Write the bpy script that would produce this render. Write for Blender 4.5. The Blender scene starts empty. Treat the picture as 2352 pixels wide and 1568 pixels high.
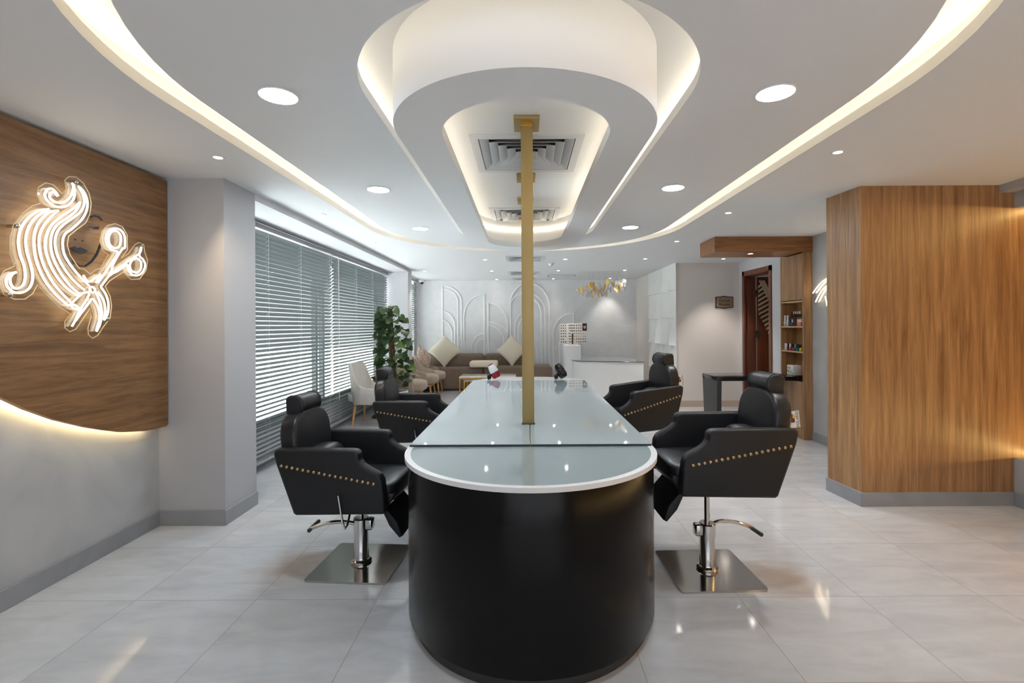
import bpy, bmesh, math, random
from math import sin, cos, pi, radians as R
from mathutils import Vector as V, Matrix as M
random.seed(7)
SC = bpy.context.scene
COL = SC.collection

# ------------------------------------------------------------------ helpers
class MB:
    """collects geometry of ONE mesh object"""
    def __init__(s): s.bm = bmesh.new()
    def quad(s, pts):
        return s.bm.faces.new([s.bm.verts.new(p) for p in pts])
    def box(s, x0, x1, y0, y1, z0, z1, bev=0, seg=2):
        r = bmesh.ops.create_cube(s.bm, size=1)
        bmesh.ops.scale(s.bm, vec=(abs(x1-x0), abs(y1-y0), abs(z1-z0)), verts=r['verts'])
        bmesh.ops.translate(s.bm, vec=((x0+x1)/2, (y0+y1)/2, (z0+z1)/2), verts=r['verts'])
        if bev:
            ed = {e for v in r['verts'] for e in v.link_edges}
            bmesh.ops.bevel(s.bm, geom=list(ed), offset=bev, segments=seg, profile=.5, affect='EDGES')
        return s
    def prism(s, poly, a0, a1, axis='y', bev=0, seg=3):
        """poly in the two other axes (x,z for y; y,z for x; x,y for z), extruded from a0 to a1"""
        def P(p, a):
            return {'y': (p[0], a, p[1]), 'x': (a, p[0], p[1]), 'z': (p[0], p[1], a)}[axis]
        lo = [s.bm.verts.new(P(p, a0)) for p in poly]
        hi = [s.bm.verts.new(P(p, a1)) for p in poly]
        n = len(poly)
        f0 = s.bm.faces.new(lo); f1 = s.bm.faces.new(hi)
        fs = [f0, f1]
        for i in range(n):
            fs.append(s.bm.faces.new([lo[i], lo[(i+1) % n], hi[(i+1) % n], hi[i]]))
        bmesh.ops.recalc_face_normals(s.bm, faces=fs)
        if bev:
            ed = list(f0.edges) + list(f1.edges)
            bmesh.ops.bevel(s.bm, geom=ed, offset=bev, segments=seg, profile=.5, affect='EDGES')
        return s
    def tube(s, pts, r, n=8, closed=False, cap=True):
        pts = [V(p) for p in pts]; N = len(pts); rings = []
        rr = r if isinstance(r, (list, tuple)) else [r]*N
        up = None
        for i, p in enumerate(pts):
            if closed: t = (pts[(i+1) % N]-pts[i-1])
            else: t = pts[min(i+1, N-1)]-pts[max(i-1, 0)]
            if t.length < 1e-9: t = V((0, 0, 1))
            t.normalize()
            if up is None:
                up = V((0, 0, 1)) if abs(t.z) < .9 else V((1, 0, 0))
            a = up - t*up.dot(t)
            if a.length < 1e-6: a = t.orthogonal()
            a.normalize(); b = t.cross(a); up = a
            rings.append([s.bm.verts.new(p + (a*cos(2*pi*k/n)+b*sin(2*pi*k/n))*rr[i]) for k in range(n)])
        for i in range(N if closed else N-1):
            q, w = rings[i], rings[(i+1) % N]
            for k in range(n):
                s.bm.faces.new([q[k], q[(k+1) % n], w[(k+1) % n], w[k]])
        if cap and not closed:
            s.bm.faces.new(rings[0][::-1]); s.bm.faces.new(rings[-1])
        return s
    def lathe(s, prof, c=(0, 0, 0), n=32, axis=None):
        """prof: list of (radius, height); closed with caps when the radius is not 0"""
        m = M.Translation(V(c)) @ (axis if axis else M.Identity(4))
        rings = []
        for r, h in prof:
            if r < 1e-6: rings.append([s.bm.verts.new(m @ V((0, 0, h)))])
            else: rings.append([s.bm.verts.new(m @ V((r*cos(2*pi*k/n), r*sin(2*pi*k/n), h))) for k in range(n)])
        fs = []
        for a, b in zip(rings, rings[1:]):
            for k in range(n):
                j = (k+1) % n
                if len(a) == 1 and len(b) == 1: continue
                if len(a) == 1: fs.append(s.bm.faces.new([a[0], b[j], b[k]]))
                elif len(b) == 1: fs.append(s.bm.faces.new([a[k], a[j], b[0]]))
                else: fs.append(s.bm.faces.new([a[k], a[j], b[j], b[k]]))
        if len(rings[0]) > 1: fs.append(s.bm.faces.new(rings[0][::-1]))
        if len(rings[-1]) > 1: fs.append(s.bm.faces.new(rings[-1]))
        bmesh.ops.recalc_face_normals(s.bm, faces=fs)
        return s
    def ring(s, o, i, z, flip=False):
        """flat ring between two loops with the same number of points"""
        a = [s.bm.verts.new((x, y, z)) for x, y in o]; b = [s.bm.verts.new((x, y, z)) for x, y in i]
        n = len(a)
        for k in range(n):
            f = [a[k], a[(k+1) % n], b[(k+1) % n], b[k]]
            s.bm.faces.new(f[::-1] if flip else f)
        return s
    def wall(s, o, z0, z1):
        a = [s.bm.verts.new((x, y, z0)) for x, y in o]; b = [s.bm.verts.new((x, y, z1)) for x, y in o]
        n = len(a)
        for k in range(n): s.bm.faces.new([a[k], a[(k+1) % n], b[(k+1) % n], b[k]])
        return s
    def fillholes(s, loops, z):
        ed = []
        for lp in loops:
            vs = [s.bm.verts.new((x, y, z)) for x, y in lp]
            ed += [s.bm.edges.new((vs[k], vs[(k+1) % len(vs)])) for k in range(len(vs))]
        bmesh.ops.triangle_fill(s.bm, edges=ed, use_beauty=True)
        return s
    def soft(s, c, h, e=4.0, nu=40, nv=20, f=None):
        """super-ellipsoid cushion, half sizes h"""
        def g(a): return math.copysign(abs(a)**(2/e), a)
        rows = []
        for j in range(nv+1):
            ph = -pi/2+pi*j/nv
            row = []
            for i in range(nu):
                th = 2*pi*i/nu
                p = V((h[0]*g(cos(ph))*g(cos(th)), h[1]*g(cos(ph))*g(sin(th)), h[2]*g(sin(ph))))
                if f: p = f(p)
                row.append(p + V(c))
            rows.append(row)
        vs = [[s.bm.verts.new(p) for p in r] for r in rows]
        for j in range(nv):
            for i in range(nu):
                s.bm.faces.new([vs[j][i], vs[j][(i+1) % nu], vs[j+1][(i+1) % nu], vs[j+1][i]])
        bmesh.ops.remove_doubles(s.bm, verts=list(s.bm.verts), dist=1e-5)
        return s
    def xf(s, m):
        bmesh.ops.transform(s.bm, matrix=m, verts=list(s.bm.verts)); return s
    def obj(s, name, mat, parent=None, smooth=True, ang=35):
        me = bpy.data.meshes.new(name); s.bm.to_mesh(me); s.bm.free()
        if smooth:
            for p in me.polygons: p.use_smooth = True
            try: me.set_sharp_from_angle(angle=R(ang))
            except Exception: pass
        o = bpy.data.objects.new(name, me); COL.objects.link(o)
        if mat: me.materials.append(mat)
        if parent: o.parent = parent
        return o

def thing(name, label, cat, loc=(0, 0, 0), rz=0, group=None):
    o = bpy.data.objects.new(name, None); COL.objects.link(o)
    o.location = loc; o.rotation_euler = (0, 0, rz); o.empty_display_size = .1
    o['label'] = label; o['category'] = cat
    if group: o['group'] = group
    return o
def tag(o, label, cat, group=None):
    o['label'] = label; o['category'] = cat
    if group: o['group'] = group
    return o
def struct(o): o['kind'] = 'structure'; return o
def dup(root, loc, rz=None, label=None):
    r = root.copy(); COL.objects.link(r); r.location = loc
    if rz is not None: r.rotation_euler = (0, 0, rz)
    if label: r['label'] = label
    for ch in list(root.children):
        c = ch.copy(); COL.objects.link(c); c.parent = r
        for g in list(ch.children):
            d = g.copy(); COL.objects.link(d); d.parent = c
    return r
def text_obj(body, size, mat, name, parent, matrix, ext=.001, spacing=1.0):
    cu = bpy.data.curves.new('lettering', 'FONT'); cu.body = body; cu.size = size
    cu.align_x = 'CENTER'; cu.align_y = 'CENTER'; cu.extrude = ext; cu.space_line = .9; cu.space_character = spacing
    t = bpy.data.objects.new('lettering', cu)
    me = bpy.data.meshes.new_from_object(t); bpy.data.objects.remove(t)
    me.transform(matrix); me.materials.append(mat)
    o = bpy.data.objects.new(name, me); COL.objects.link(o)
    if parent: o.parent = parent
    return o
def smoothpath(pts, n=6):
    """Catmull-Rom through the points"""
    P = [V(p) for p in pts]; out = []
    for i in range(len(P)-1):
        p0 = P[max(i-1, 0)]; p1 = P[i]; p2 = P[i+1]; p3 = P[min(i+2, len(P)-1)]
        for k in range(n):
            t = k/n
            out.append(.5*((2*p1)+(p2-p0)*t+(2*p0-5*p1+4*p2-p3)*t*t+(3*p1-p0-3*p2+p3)*t**3))
    out.append(P[-1]); return out
def stadium(r, y0, y1, xc, n=32, ry=None):
    ry0 = ry1 = r
    if ry: ry0, ry1 = ry
    a = [(xc+r*cos(pi+pi*k/n), y0+ry0*sin(pi+pi*k/n)) for k in range(n+1)]
    b = [(xc+r*cos(pi*k/n), y1+ry1*sin(pi*k/n)) for k in range(n+1)]
    return a+b

# ------------------------------------------------------------------ materials
def srgb(r, g, b):
    f = lambda c: c/12.92 if c <= .04045 else ((c+.055)/1.055)**2.4
    return (f(r/255), f(g/255), f(b/255), 1)
def mat(name, col, rough=.5, metal=0, spec=.5, coat=0, bump=None, var=None, emis=None, sheen=0):
    m = bpy.data.materials.new(name); m.use_nodes = True
    nt = m.node_tree; b = nt.nodes['Principled BSDF']
    b.inputs['Base Color'].default_value = col; b.inputs['Roughness'].default_value = rough
    b.inputs['Metallic'].default_value = metal; b.inputs['Specular IOR Level'].default_value = spec
    b.inputs['Coat Weight'].default_value = coat
    if sheen: b.inputs['Sheen Weight'].default_value = sheen
    if emis:
        b.inputs['Emission Color'].default_value = emis[0]; b.inputs['Emission Strength'].default_value = emis[1]
    if bump or var:
        tc = nt.nodes.new('ShaderNodeTexCoord')
    if bump:      # (scale, strength)
        n = nt.nodes.new('ShaderNodeTexNoise'); n.inputs['Scale'].default_value = bump[0]; n.inputs['Detail'].default_value = 4
        bp = nt.nodes.new('ShaderNodeBump'); bp.inputs['Strength'].default_value = bump[1]; bp.inputs['Distance'].default_value = .01
        nt.links.new(tc.outputs['Object'], n.inputs['Vector']); nt.links.new(n.outputs['Fac'], bp.inputs['Height'])
        nt.links.new(bp.outputs['Normal'], b.inputs['Normal'])
    if var:       # (scale, second colour)
        n = nt.nodes.new('ShaderNodeTexNoise'); n.inputs['Scale'].default_value = var[0]; n.inputs['Detail'].default_value = 6
        n.inputs['Distortion'].default_value = 1.2
        mx = nt.nodes.new('ShaderNodeMix'); mx.data_type = 'RGBA'
        mr = nt.nodes.new('ShaderNodeMapRange'); mr.inputs['From Min'].default_value = .3; mr.inputs['From Max'].default_value = .7
        mx.inputs[6].default_value = col; mx.inputs[7].default_value = var[1]
        nt.links.new(tc.outputs['Object'], n.inputs['Vector']); nt.links.new(n.outputs['Fac'], mr.inputs['Value'])
        nt.links.new(mr.outputs['Result'], mx.inputs[0]); nt.links.new(mx.outputs[2], b.inputs['Base Color'])
    return m
def wood(name, dark, light, stretch, rough=.4, fine=1.0):
    """stretch: scale vector, small along the grain"""
    m = bpy.data.materials.new(name); m.use_nodes = True; nt = m.node_tree; b = nt.nodes['Principled BSDF']
    tc = nt.nodes.new('ShaderNodeTexCoord'); mp = nt.nodes.new('ShaderNodeMapping'); mp.inputs['Scale'].default_value = stretch
    n = nt.nodes.new('ShaderNodeTexNoise'); n.inputs['Scale'].default_value = 3.0; n.inputs['Detail'].default_value = 7; n.inputs['Roughness'].default_value = .6
    n.inputs['Distortion'].default_value = .8
    n2 = nt.nodes.new('ShaderNodeTexNoise'); n2.inputs['Scale'].default_value = 16*fine; n2.inputs['Detail'].default_value = 3
    add = nt.nodes.new('ShaderNodeMath'); add.operation = 'MULTIPLY_ADD'; add.inputs[1].default_value = .35
    cr = nt.nodes.new('ShaderNodeValToRGB')
    cr.color_ramp.elements[0].position = .42; cr.color_ramp.elements[0].color = dark
    cr.color_ramp.elements[1].position = .92; cr.color_ramp.elements[1].color = light
    nt.links.new(tc.outputs['Object'], mp.inputs['Vector'])
    nt.links.new(mp.outputs['Vector'], n.inputs['Vector']); nt.links.new(mp.outputs['Vector'], n2.inputs['Vector'])
    nt.links.new(n2.outputs['Fac'], add.inputs[0]); nt.links.new(n.outputs['Fac'], add.inputs[2])
    nt.links.new(add.outputs[0], cr.inputs['Fac']); nt.links.new(cr.outputs['Color'], b.inputs['Base Color'])
    b.inputs['Roughness'].default_value = rough
    return m
def emit(name, col, st):
    m = bpy.data.materials.new(name); m.use_nodes = True; nt = m.node_tree
    nt.nodes.remove(nt.nodes['Principled BSDF']); e = nt.nodes.new('ShaderNodeEmission')
    e.inputs['Color'].default_value = col; e.inputs['Strength'].default_value = st
    nt.links.new(e.outputs[0], nt.nodes['Material Output'].inputs['Surface']); return m
def clear(name, tint, gloss=.12, rough=.02):
    m = bpy.data.materials.new(name); m.use_nodes = True; nt = m.node_tree
    nt.nodes.remove(nt.nodes['Principled BSDF'])
    t = nt.nodes.new('ShaderNodeBsdfTransparent'); t.inputs['Color'].default_value = tint
    g = nt.nodes.new('ShaderNodeBsdfGlossy'); g.inputs['Roughness'].default_value = rough
    mx = nt.nodes.new('ShaderNodeMixShader')
    lw = nt.nodes.new('ShaderNodeLayerWeight'); lw.inputs['Blend'].default_value = .5
    pw = nt.nodes.new('ShaderNodeMath'); pw.operation = 'POWER'; pw.inputs[1].default_value = 3.5
    ma = nt.nodes.new('ShaderNodeMath'); ma.operation = 'MULTIPLY_ADD'; ma.inputs[1].default_value = .6; ma.inputs[2].default_value = gloss*.25
    nt.links.new(lw.outputs['Facing'], pw.inputs[0]); nt.links.new(pw.outputs[0], ma.inputs[0]); nt.links.new(ma.outputs[0], mx.inputs[0])
    nt.links.new(t.outputs[0], mx.inputs[1]); nt.links.new(g.outputs[0], mx.inputs[2])
    nt.links.new(mx.outputs[0], nt.nodes['Material Output'].inputs['Surface']); return m

def see_through(m, a):
    m.node_tree.nodes['Principled BSDF'].inputs['Alpha'].default_value = a
def floor_mat():
    m = bpy.data.materials.new('polished_tile'); m.use_nodes = True; nt = m.node_tree; b = nt.nodes['Principled BSDF']
    L = nt.links.new; N = nt.nodes.new
    tc = N('ShaderNodeTexCoord'); sx = N('ShaderNodeSeparateXYZ'); L(tc.outputs['Object'], sx.inputs[0])
    def math_(op, a, bb=None):
        q = N('ShaderNodeMath'); q.operation = op
        for i, v in enumerate((a, bb)):
            if v is None: continue
            if isinstance(v, (int, float)): q.inputs[i].default_value = v
            else: L(v, q.inputs[i])
        return q.outputs[0]
    lines = []; cells = []
    for ax, off, w in ((0, 1.095, .62), (1, 1.912, .605)):
        u = math_('DIVIDE', math_('SUBTRACT', sx.outputs[ax], off), w)
        fr = math_('FRACT', u); cells.append(math_('FLOOR', u))
        d = math_('ABSOLUTE', math_('SUBTRACT', fr, .5))
        lines.append(math_('GREATER_THAN', d, .5-.0016/w))
    line = math_('MAXIMUM', lines[0], lines[1])
    cx = N('ShaderNodeCombineXYZ'); L(cells[0], cx.inputs[0]); L(cells[1], cx.inputs[1])
    wn = N('ShaderNodeTexWhiteNoise'); wn.noise_dimensions = '2D'; L(cx.outputs[0], wn.inputs['Vector'])
    # each tile shifts the veining
    sh = N('ShaderNodeVectorMath'); sh.operation = 'MULTIPLY_ADD'; sh.inputs[1].default_value = (9, 9, 9)
    L(wn.outputs['Color'], sh.inputs[0]); L(tc.outputs['Object'], sh.inputs[2])
    mp = N('ShaderNodeMapping'); mp.inputs['Rotation'].default_value = (0, 0, R(52)); mp.inputs['Scale'].default_value = (1.1, 3.6, 1)
    L(sh.outputs[0], mp.inputs['Vector'])
    n = N('ShaderNodeTexNoise'); n.inputs['Scale'].default_value = 2.2; n.inputs['Detail'].default_value = 9; n.inputs['Roughness'].default_value = .62; n.inputs['Distortion'].default_value = .6
    L(mp.outputs[0], n.inputs['Vector'])
    cr = N('ShaderNodeValToRGB')
    cr.color_ramp.elements[0].position = .3; cr.color_ramp.elements[0].color = srgb(182, 184, 188)
    cr.color_ramp.elements[1].position = .72; cr.color_ramp.elements[1].color = srgb(203, 205, 208)
    L(n.outputs['Fac'], cr.inputs['Fac'])
    mx = N('ShaderNodeMix'); mx.data_type = 'RGBA'; mx.inputs[7].default_value = srgb(158, 156, 152)
    # faint rusty water stains beside the two nearest chairs
    stain = None
    for cx_, cy_ in ((-1.38, 2.86), (1.40, 2.70)):
        di = N('ShaderNodeVectorMath'); di.operation = 'DISTANCE'; di.inputs[1].default_value = (cx_, cy_, 0); L(tc.outputs['Object'], di.inputs[0])
        ms = N('ShaderNodeMapRange'); ms.inputs['From Min'].default_value = .27; ms.inputs['From Max'].default_value = .08; L(math_('ADD', di.outputs['Value'], math_('MULTIPLY', math_('SUBTRACT', n.outputs['Fac'], .5), .35)), ms.inputs['Value'])
        stain = ms.outputs[0] if stain is None else math_('MAXIMUM', stain, ms.outputs[0])
    ma = N('ShaderNodeMix'); ma.data_type = 'RGBA'; ma.inputs[7].default_value = srgb(178, 150, 126); L(math_('MULTIPLY', stain, .5), ma.inputs[0]); L(cr.outputs['Color'], ma.inputs[6])
    L(line, mx.inputs[0]); L(ma.outputs[2], mx.inputs[6]); L(mx.outputs[2], b.inputs['Base Color'])
    b.inputs['Roughness'].default_value = .07; b.inputs['Specular IOR Level'].default_value = .55
    return m

MT = dict(
    paint=mat('white_ceiling_paint', srgb(226, 227, 229), .75),
    wallpaint=mat('white_wall_paint', srgb(206, 206, 210), .7),
    plaster=mat('grey_stucco', srgb(166, 167, 169), .45, var=(2.2, srgb(183, 183, 184)), bump=(9, .05)),
    plaster2=mat('pale_stucco', srgb(220, 220, 222), .5, var=(3, srgb(230, 230, 231)), bump=(9, .05)),
    beige=mat('beige_wallpaper', srgb(220, 212, 206), .7, bump=(120, .08)),
    base=mat('grey_skirting_tile', srgb(138, 139, 143), .3, var=(3, srgb(150, 151, 155))),
    floor=floor_mat(),
    woodH=wood('walnut_horizontal_grain', srgb(94, 66, 38), srgb(152, 112, 72), (8, .55, 8), .42),
    woodV=wood('walnut_vertical_grain', srgb(120, 82, 50), srgb(186, 144, 100), (7, 7, .35), .38),
    woodX=wood('walnut_lengthwise_grain', srgb(112, 72, 38), srgb(170, 118, 72), (.5, 8, 8), .38),
    edge=mat('pale_wood_edging', srgb(196, 160, 118), .45),
    doorwood=wood('mahogany', srgb(70, 34, 18), srgb(124, 66, 36), (7, 7, .5), .32),
    doorframe=wood('mahogany_frame', srgb(92, 50, 34), srgb(132, 80, 60), (7, 7, .6), .35),
    dark=mat('dark_gap', (.012, .012, .012, 1), .8),
    black_gloss=mat('black_gloss_panel', (.004, .004, .0045, 1), .21, spec=.2, bump=(2.5, .03)),
    black_matt=mat('black_laminate', (.03, .031, .033, 1), .4),
    leather=mat('black_leather', (.0105, .011, .013, 1), .4, spec=.34, bump=(180, .16)),
    leather_soft=mat('black_leather_cushion', (.0105, .011, .0135, 1), .36, spec=.4, bump=(14, .12)),
    chrome=mat('chrome', (.62, .62, .62, 1), .1, 1),
    steel=mat('brushed_steel', (.56, .53, .49, 1), .13, 1, bump=(9, .03)),
    brass=mat('brass_nail', (.46, .33, .16, 1), .3, 1),
    gold=mat('brushed_gold', srgb(164, 142, 96), .5, .6),
    gold_bright=mat('polished_gold', srgb(214, 166, 72), .25, .9),
    white_lam=mat('white_laminate', srgb(226, 227, 230), .25),
    white_gloss=mat('white_gloss', srgb(232, 232, 232), .15), mould=mat('white_moulding', srgb(246, 246, 246), .4),
    frosted=mat('pale_blue_grey_glass', srgb(166, 179, 184), .03, spec=.75, coat=.3),
    inlay=mat('frosted_glass_inlay', srgb(142, 155, 159), .05, spec=.7),
    glass_edge=mat('dark_green_glass_edge', (.012, .03, .03, 1), .1),
    mirror=mat('mirror', (.8, .8, .8, 1), .02, 1),
    vent=mat('white_vent_metal', srgb(205, 208, 213), .45),
    vent_dark=mat('vent_throat', srgb(92, 88, 84), .8),
    blind=mat('grey_blind_slat', srgb(136, 145, 145), .38, spec=.45),
    blind_rail=mat('grey_blind_rail', srgb(150, 151, 153), .45),
    cord=mat('white_cord', srgb(225, 225, 222), .7),
    alu=mat('window_aluminium', srgb(120, 122, 124), .4, .3),
    sofa=mat('brown_sofa_fabric', srgb(124, 104, 88), .9, bump=(160, .25), sheen=.2, var=(6, srgb(134, 115, 98))),
    cream=mat('cream_cushion_fabric', srgb(233, 222, 202), .9, bump=(120, .2)),
    taupe=mat('taupe_chair_fabric', srgb(164, 148, 132), .9, bump=(150, .25), sheen=.2),
    greyfab=mat('pale_grey_chair_fabric', srgb(196, 192, 184), .95, bump=(120, .4), var=(40, srgb(178, 174, 168))),
    pattern=mat('patterned_cushion_fabric', srgb(222, 208, 192), .9, var=(22, srgb(150, 112, 92))),
    ash=wood('ash_wood', srgb(176, 128, 78), srgb(216, 172, 118), (9, 9, .6), .45),
    marble=mat('white_marble', srgb(232, 228, 220), .12, var=(3.5, srgb(196, 192, 186))),
    green_marble=mat('green_marble', srgb(96, 100, 74), .2, var=(18, srgb(150, 140, 104))),
    old_gold=mat('aged_gold', srgb(170, 112, 40), .35, .8, var=(30, srgb(120, 76, 26))),
    leaf=mat('pothos_leaf', srgb(40, 60, 40), .32, var=(9, srgb(62, 84, 50))),
    leaf_light=mat('variegated_leaf', srgb(118, 142, 72), .35, var=(26, srgb(62, 90, 46))),
    stem=mat('leaf_stem', srgb(96, 120, 62), .5),
    moss=mat('coir_pole', srgb(116, 72, 46), .95, bump=(60, .8), var=(30, srgb(76, 46, 30))),
    pot=mat('white_planter', srgb(218, 218, 216), .4),
    acrylic=clear('clear_acrylic', (.96, .96, .94, 1), .25),
    glass=clear('window_glass', (.9, .94, .93, 1), .2),
    crystal=mat('crystal_leaf', (.8, .82, .82, 1), .1),
    amber=mat('gold_leaf', srgb(232, 184, 80), .3, .1),
    ink=mat('black_print', (.012, .01, .01, 1), .3),
    clearedge=mat('acrylic_cut_edge', srgb(226, 208, 172), .2),
    neon=emit('warm_white_neon', (1, .88, .66, 1), 3.2),
    neon_s=emit('warm_white_neon_small', (1, .84, .58, 1), 7), led_panel=emit('warm_panel_led_tape', (1, .80, .46, 1), 15),
    pillar=mat('grey_white_pillar_paint', srgb(174, 174, 177), .7),
    led=emit('warm_led_tape', (1, .79, .47, 1), 8.5), led_in=emit('warm_led_tape_inner', (1, .87, .66, 1), 4.1),
    led_dim=emit('amber_led_tape', (1, .66, .24, 1), 26),
    lamp=emit('cool_lamp_face', (.80, .90, 1, 1), 100),
    lampw=emit('warm_lamp_face', (1, .94, .86, 1), 25),
    trimring=mat('white_lamp_ring', srgb(225, 225, 225), .4),
    red=mat('red_plastic', srgb(140, 24, 32), .2),
    white_pl=mat('white_plastic', srgb(230, 230, 232), .2),
    black_pl=mat('black_plastic', (.01, .01, .011, 1), .12),
    bronze=mat('bronze_plaque', srgb(150, 128, 106), .4, 0),
    card=mat('white_card', srgb(226, 222, 216), .5),
)
see_through(MT['crystal'], .5)

# ------------------------------------------------------------------ camera
cam_d = bpy.data.cameras.new('camera'); cam = bpy.data.objects.new('camera', cam_d); COL.objects.link(cam)
cam_d.sensor_width = 36; cam_d.lens = 36*1125/2352
cam_d.shift_x = -28/2352; cam_d.shift_y = -36/2352; cam_d.clip_start = .02
cam.matrix_world = M.Translation((0, 0, 1.4)) @ M.Rotation(R(90), 4, 'X') @ M.Rotation(R(-.33), 4, 'Z')
SC.camera = cam

# ------------------------------------------------------------------ the room
ZC, ZS, ZD = 2.46, 2.66, 2.337          # main ceiling, upper slab, underside of the dropped ring
def sbox(name, m, *a, bev=0):
    return struct(MB().box(*a, bev=bev).obj(name, m, smooth=False))
sbox('floor', MT['floor'], -3.2, 5.6, -3.2, 11.6, -.12, 0)
sbox('floor', mat('white_pavement', srgb(244, 244, 246), .8), -40, -2.95, -20, 40, -.4, -.3)          # pavement outside the windows

LA0, LA1 = (2.30, 5.28)
A = lambda d=0: stadium(1.704+d, LA0, LA1, .025, 40)
B = lambda d=0: stadium(1.533+d, LA0, LA1, .025, 40)
Cc = lambda d=0: stadium(.748+d, 2.26, 5.45, .025, 40)
D = lambda d=0: stadium(.625+d, 2.40, 5.54, .01, 40)
E_ = lambda d=0: stadium(.41+d, 2.426, 5.41, .015, 40)
VENTS = [(.025, 3.60, ZS, .765), (.012, 5.6, ZS, .765), (.02, 7.72, ZC, .60), (.0, 9.85, ZC, .62), (.0, 11.0, ZC, .5)]
def vh(z): return [[(x+a*(w/2-.06), y+b*(w/2-.06)) for a, b in ((-1, -1), (1, -1), (1, 1), (-1, 1))] for x, y, q, w in VENTS if q == z]
m = MB(); m.fillholes([[(-3.2, -3.2), (5.6, -3.2), (5.6, 11.6), (-3.2, 11.6)], A()]+vh(ZC), ZC)
m.wall(A(), ZC, ZC+.052); m.ring(A(.13), A(), ZC+.052); m.wall(A(.13), ZC+.052, ZS)
struct(m.obj('ceiling', MT['paint'], ang=30))
m = MB(); m.fillholes([[(-2.2, .2), (2.3, .2), (2.3, 7.6), (-2.2, 7.6)]]+vh(ZS), ZS)
struct(m.obj('ceiling', MT['paint'], smooth=False))
m = MB(); m.fillholes([B(), Cc()], ZC); m.wall(B(), ZC, ZS)
m.wall(Cc(), ZC, ZC+.05); m.ring(Cc(.12), Cc(), ZC+.05); m.wall(Cc(.12), ZC+.05, ZS)
struct(m.obj('trim_1', MT['paint'], ang=30))
m = MB(); m.fillholes([D(), E_()], ZD); m.wall(D(), ZD, ZS)
m.wall(E_(), ZD, ZD+.06); m.ring(E_(.12), E_(), ZD+.06); m.wall(E_(.12), ZD+.06, ZS)
struct(m.obj('trim_2', MT['paint'], ang=30))

WP = MT['wallpaint']
sbox('wall_left', MT['plaster'], -2.75, -2.6, -3.2, 3.48, 0, ZC)
sbox('wall_left', MT['pillar'], -2.8, -2.13, 3.48, 3.885, 0, ZC)                 # pillar before the window
sbox('wall_left', WP, -2.8, -2.66, 3.885, 9.06, 0, .38)                # under the window
sbox('wall_left', WP, -2.8, -2.66, 3.885, 9.06, 2.3, ZC)
sbox('trim_3', WP, -2.66, -2.13, 3.885, 9.06, 2.405, ZC+.02)           # boxed beam over the blinds
sbox('wall_left', WP, -2.8, -2.145, 9.06, 9.36, 0, ZC)
sbox('wall_left', WP, -2.8, -2.55, 9.36, 11.35, 0, .38)
sbox('wall_left', WP, -2.8, -2.5, 11.12, 11.35, 0, ZC)
sbox('wall_back', MT['plaster2'], -2.8, 2.75, 11.35, 11.5, 0, ZC)
sbox('wall_right', MT['beige'], 2.6, 2.75, 8.5, 11.35, 0, ZC)
sbox('wall_right', MT['beige'], 2.6, 3.69, 8.4, 8.5, 0, ZC)
sbox('wall_right', WP, 3.69, 3.86, 8.26, 8.5, 0, ZC)
sbox('wall_right', WP, 3.69, 3.86, 6.2, 7.29, 0, ZC)
sbox('wall_right', WP, 3.69, 3.86, 7.29, 8.26, 2.28, ZC)
sbox('wall_right', WP, 3.86, 5.4, 9.0, 9.1, 0, ZC)                     # small room behind the door
sbox('wall_right', WP, 5.3, 5.4, 6.2, 9.0, 0, ZC)
sbox('wall_right', WP, 3.86, 5.4, 6.2, 6.3, 0, ZC)
sbox('wall_right', MT['plaster'], 3.48, 3.69, 4.13, 5.915, 0, ZC)
sbox('wall_right', WP, 3.69, 3.86, 5.8, 6.2, 0, ZC)
m = MB().prism([(2.59, 3.765), (4.3, 3.765), (4.3, 4.134), (2.555, 4.134)], 0, ZC, 'z')
struct(m.obj('wall_right', MT['woodV'], smooth=False))
sbox('wall_right', MT['plaster'], 3.76, 4.3, -3.2, 3.765, 0, .365)
sbox('wall_right', MT['plaster'], 3.657, 4.3, -3.2, 3.765, 2.402, ZC)
sbox('wall_right', MT['plaster'], 3.774, 4.3, -3.2, 3.765, 2.282, 2.402)
sbox('wall_right', MT['woodV'], 4.2, 4.3, -3.2, 3.765, .365, 2.282)
# unseen front wall, with an opening added to let in fill daylight
sbox('wall_front', MT['plaster'], -2.8, -1.9, -3.2, -3.05, 0, ZC)
sbox('wall_front', MT['plaster'], 2.6, 4.3, -3.2, -3.05, 0, ZC)
sbox('wall_front', MT['plaster'], -1.9, 2.6, -3.2, -3.05, 0, .35)
sbox('wall_front', MT['plaster'], -1.9, 2.6, -3.2, -3.05, 2.25, ZC)
sbox('floor', mat('bounce_paving', srgb(134, 140, 148), .9), -12, 14, -20, -3.2, -.4, -.3)  # unseen ground, added to bounce sunlight through the opening onto the ceiling

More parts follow.
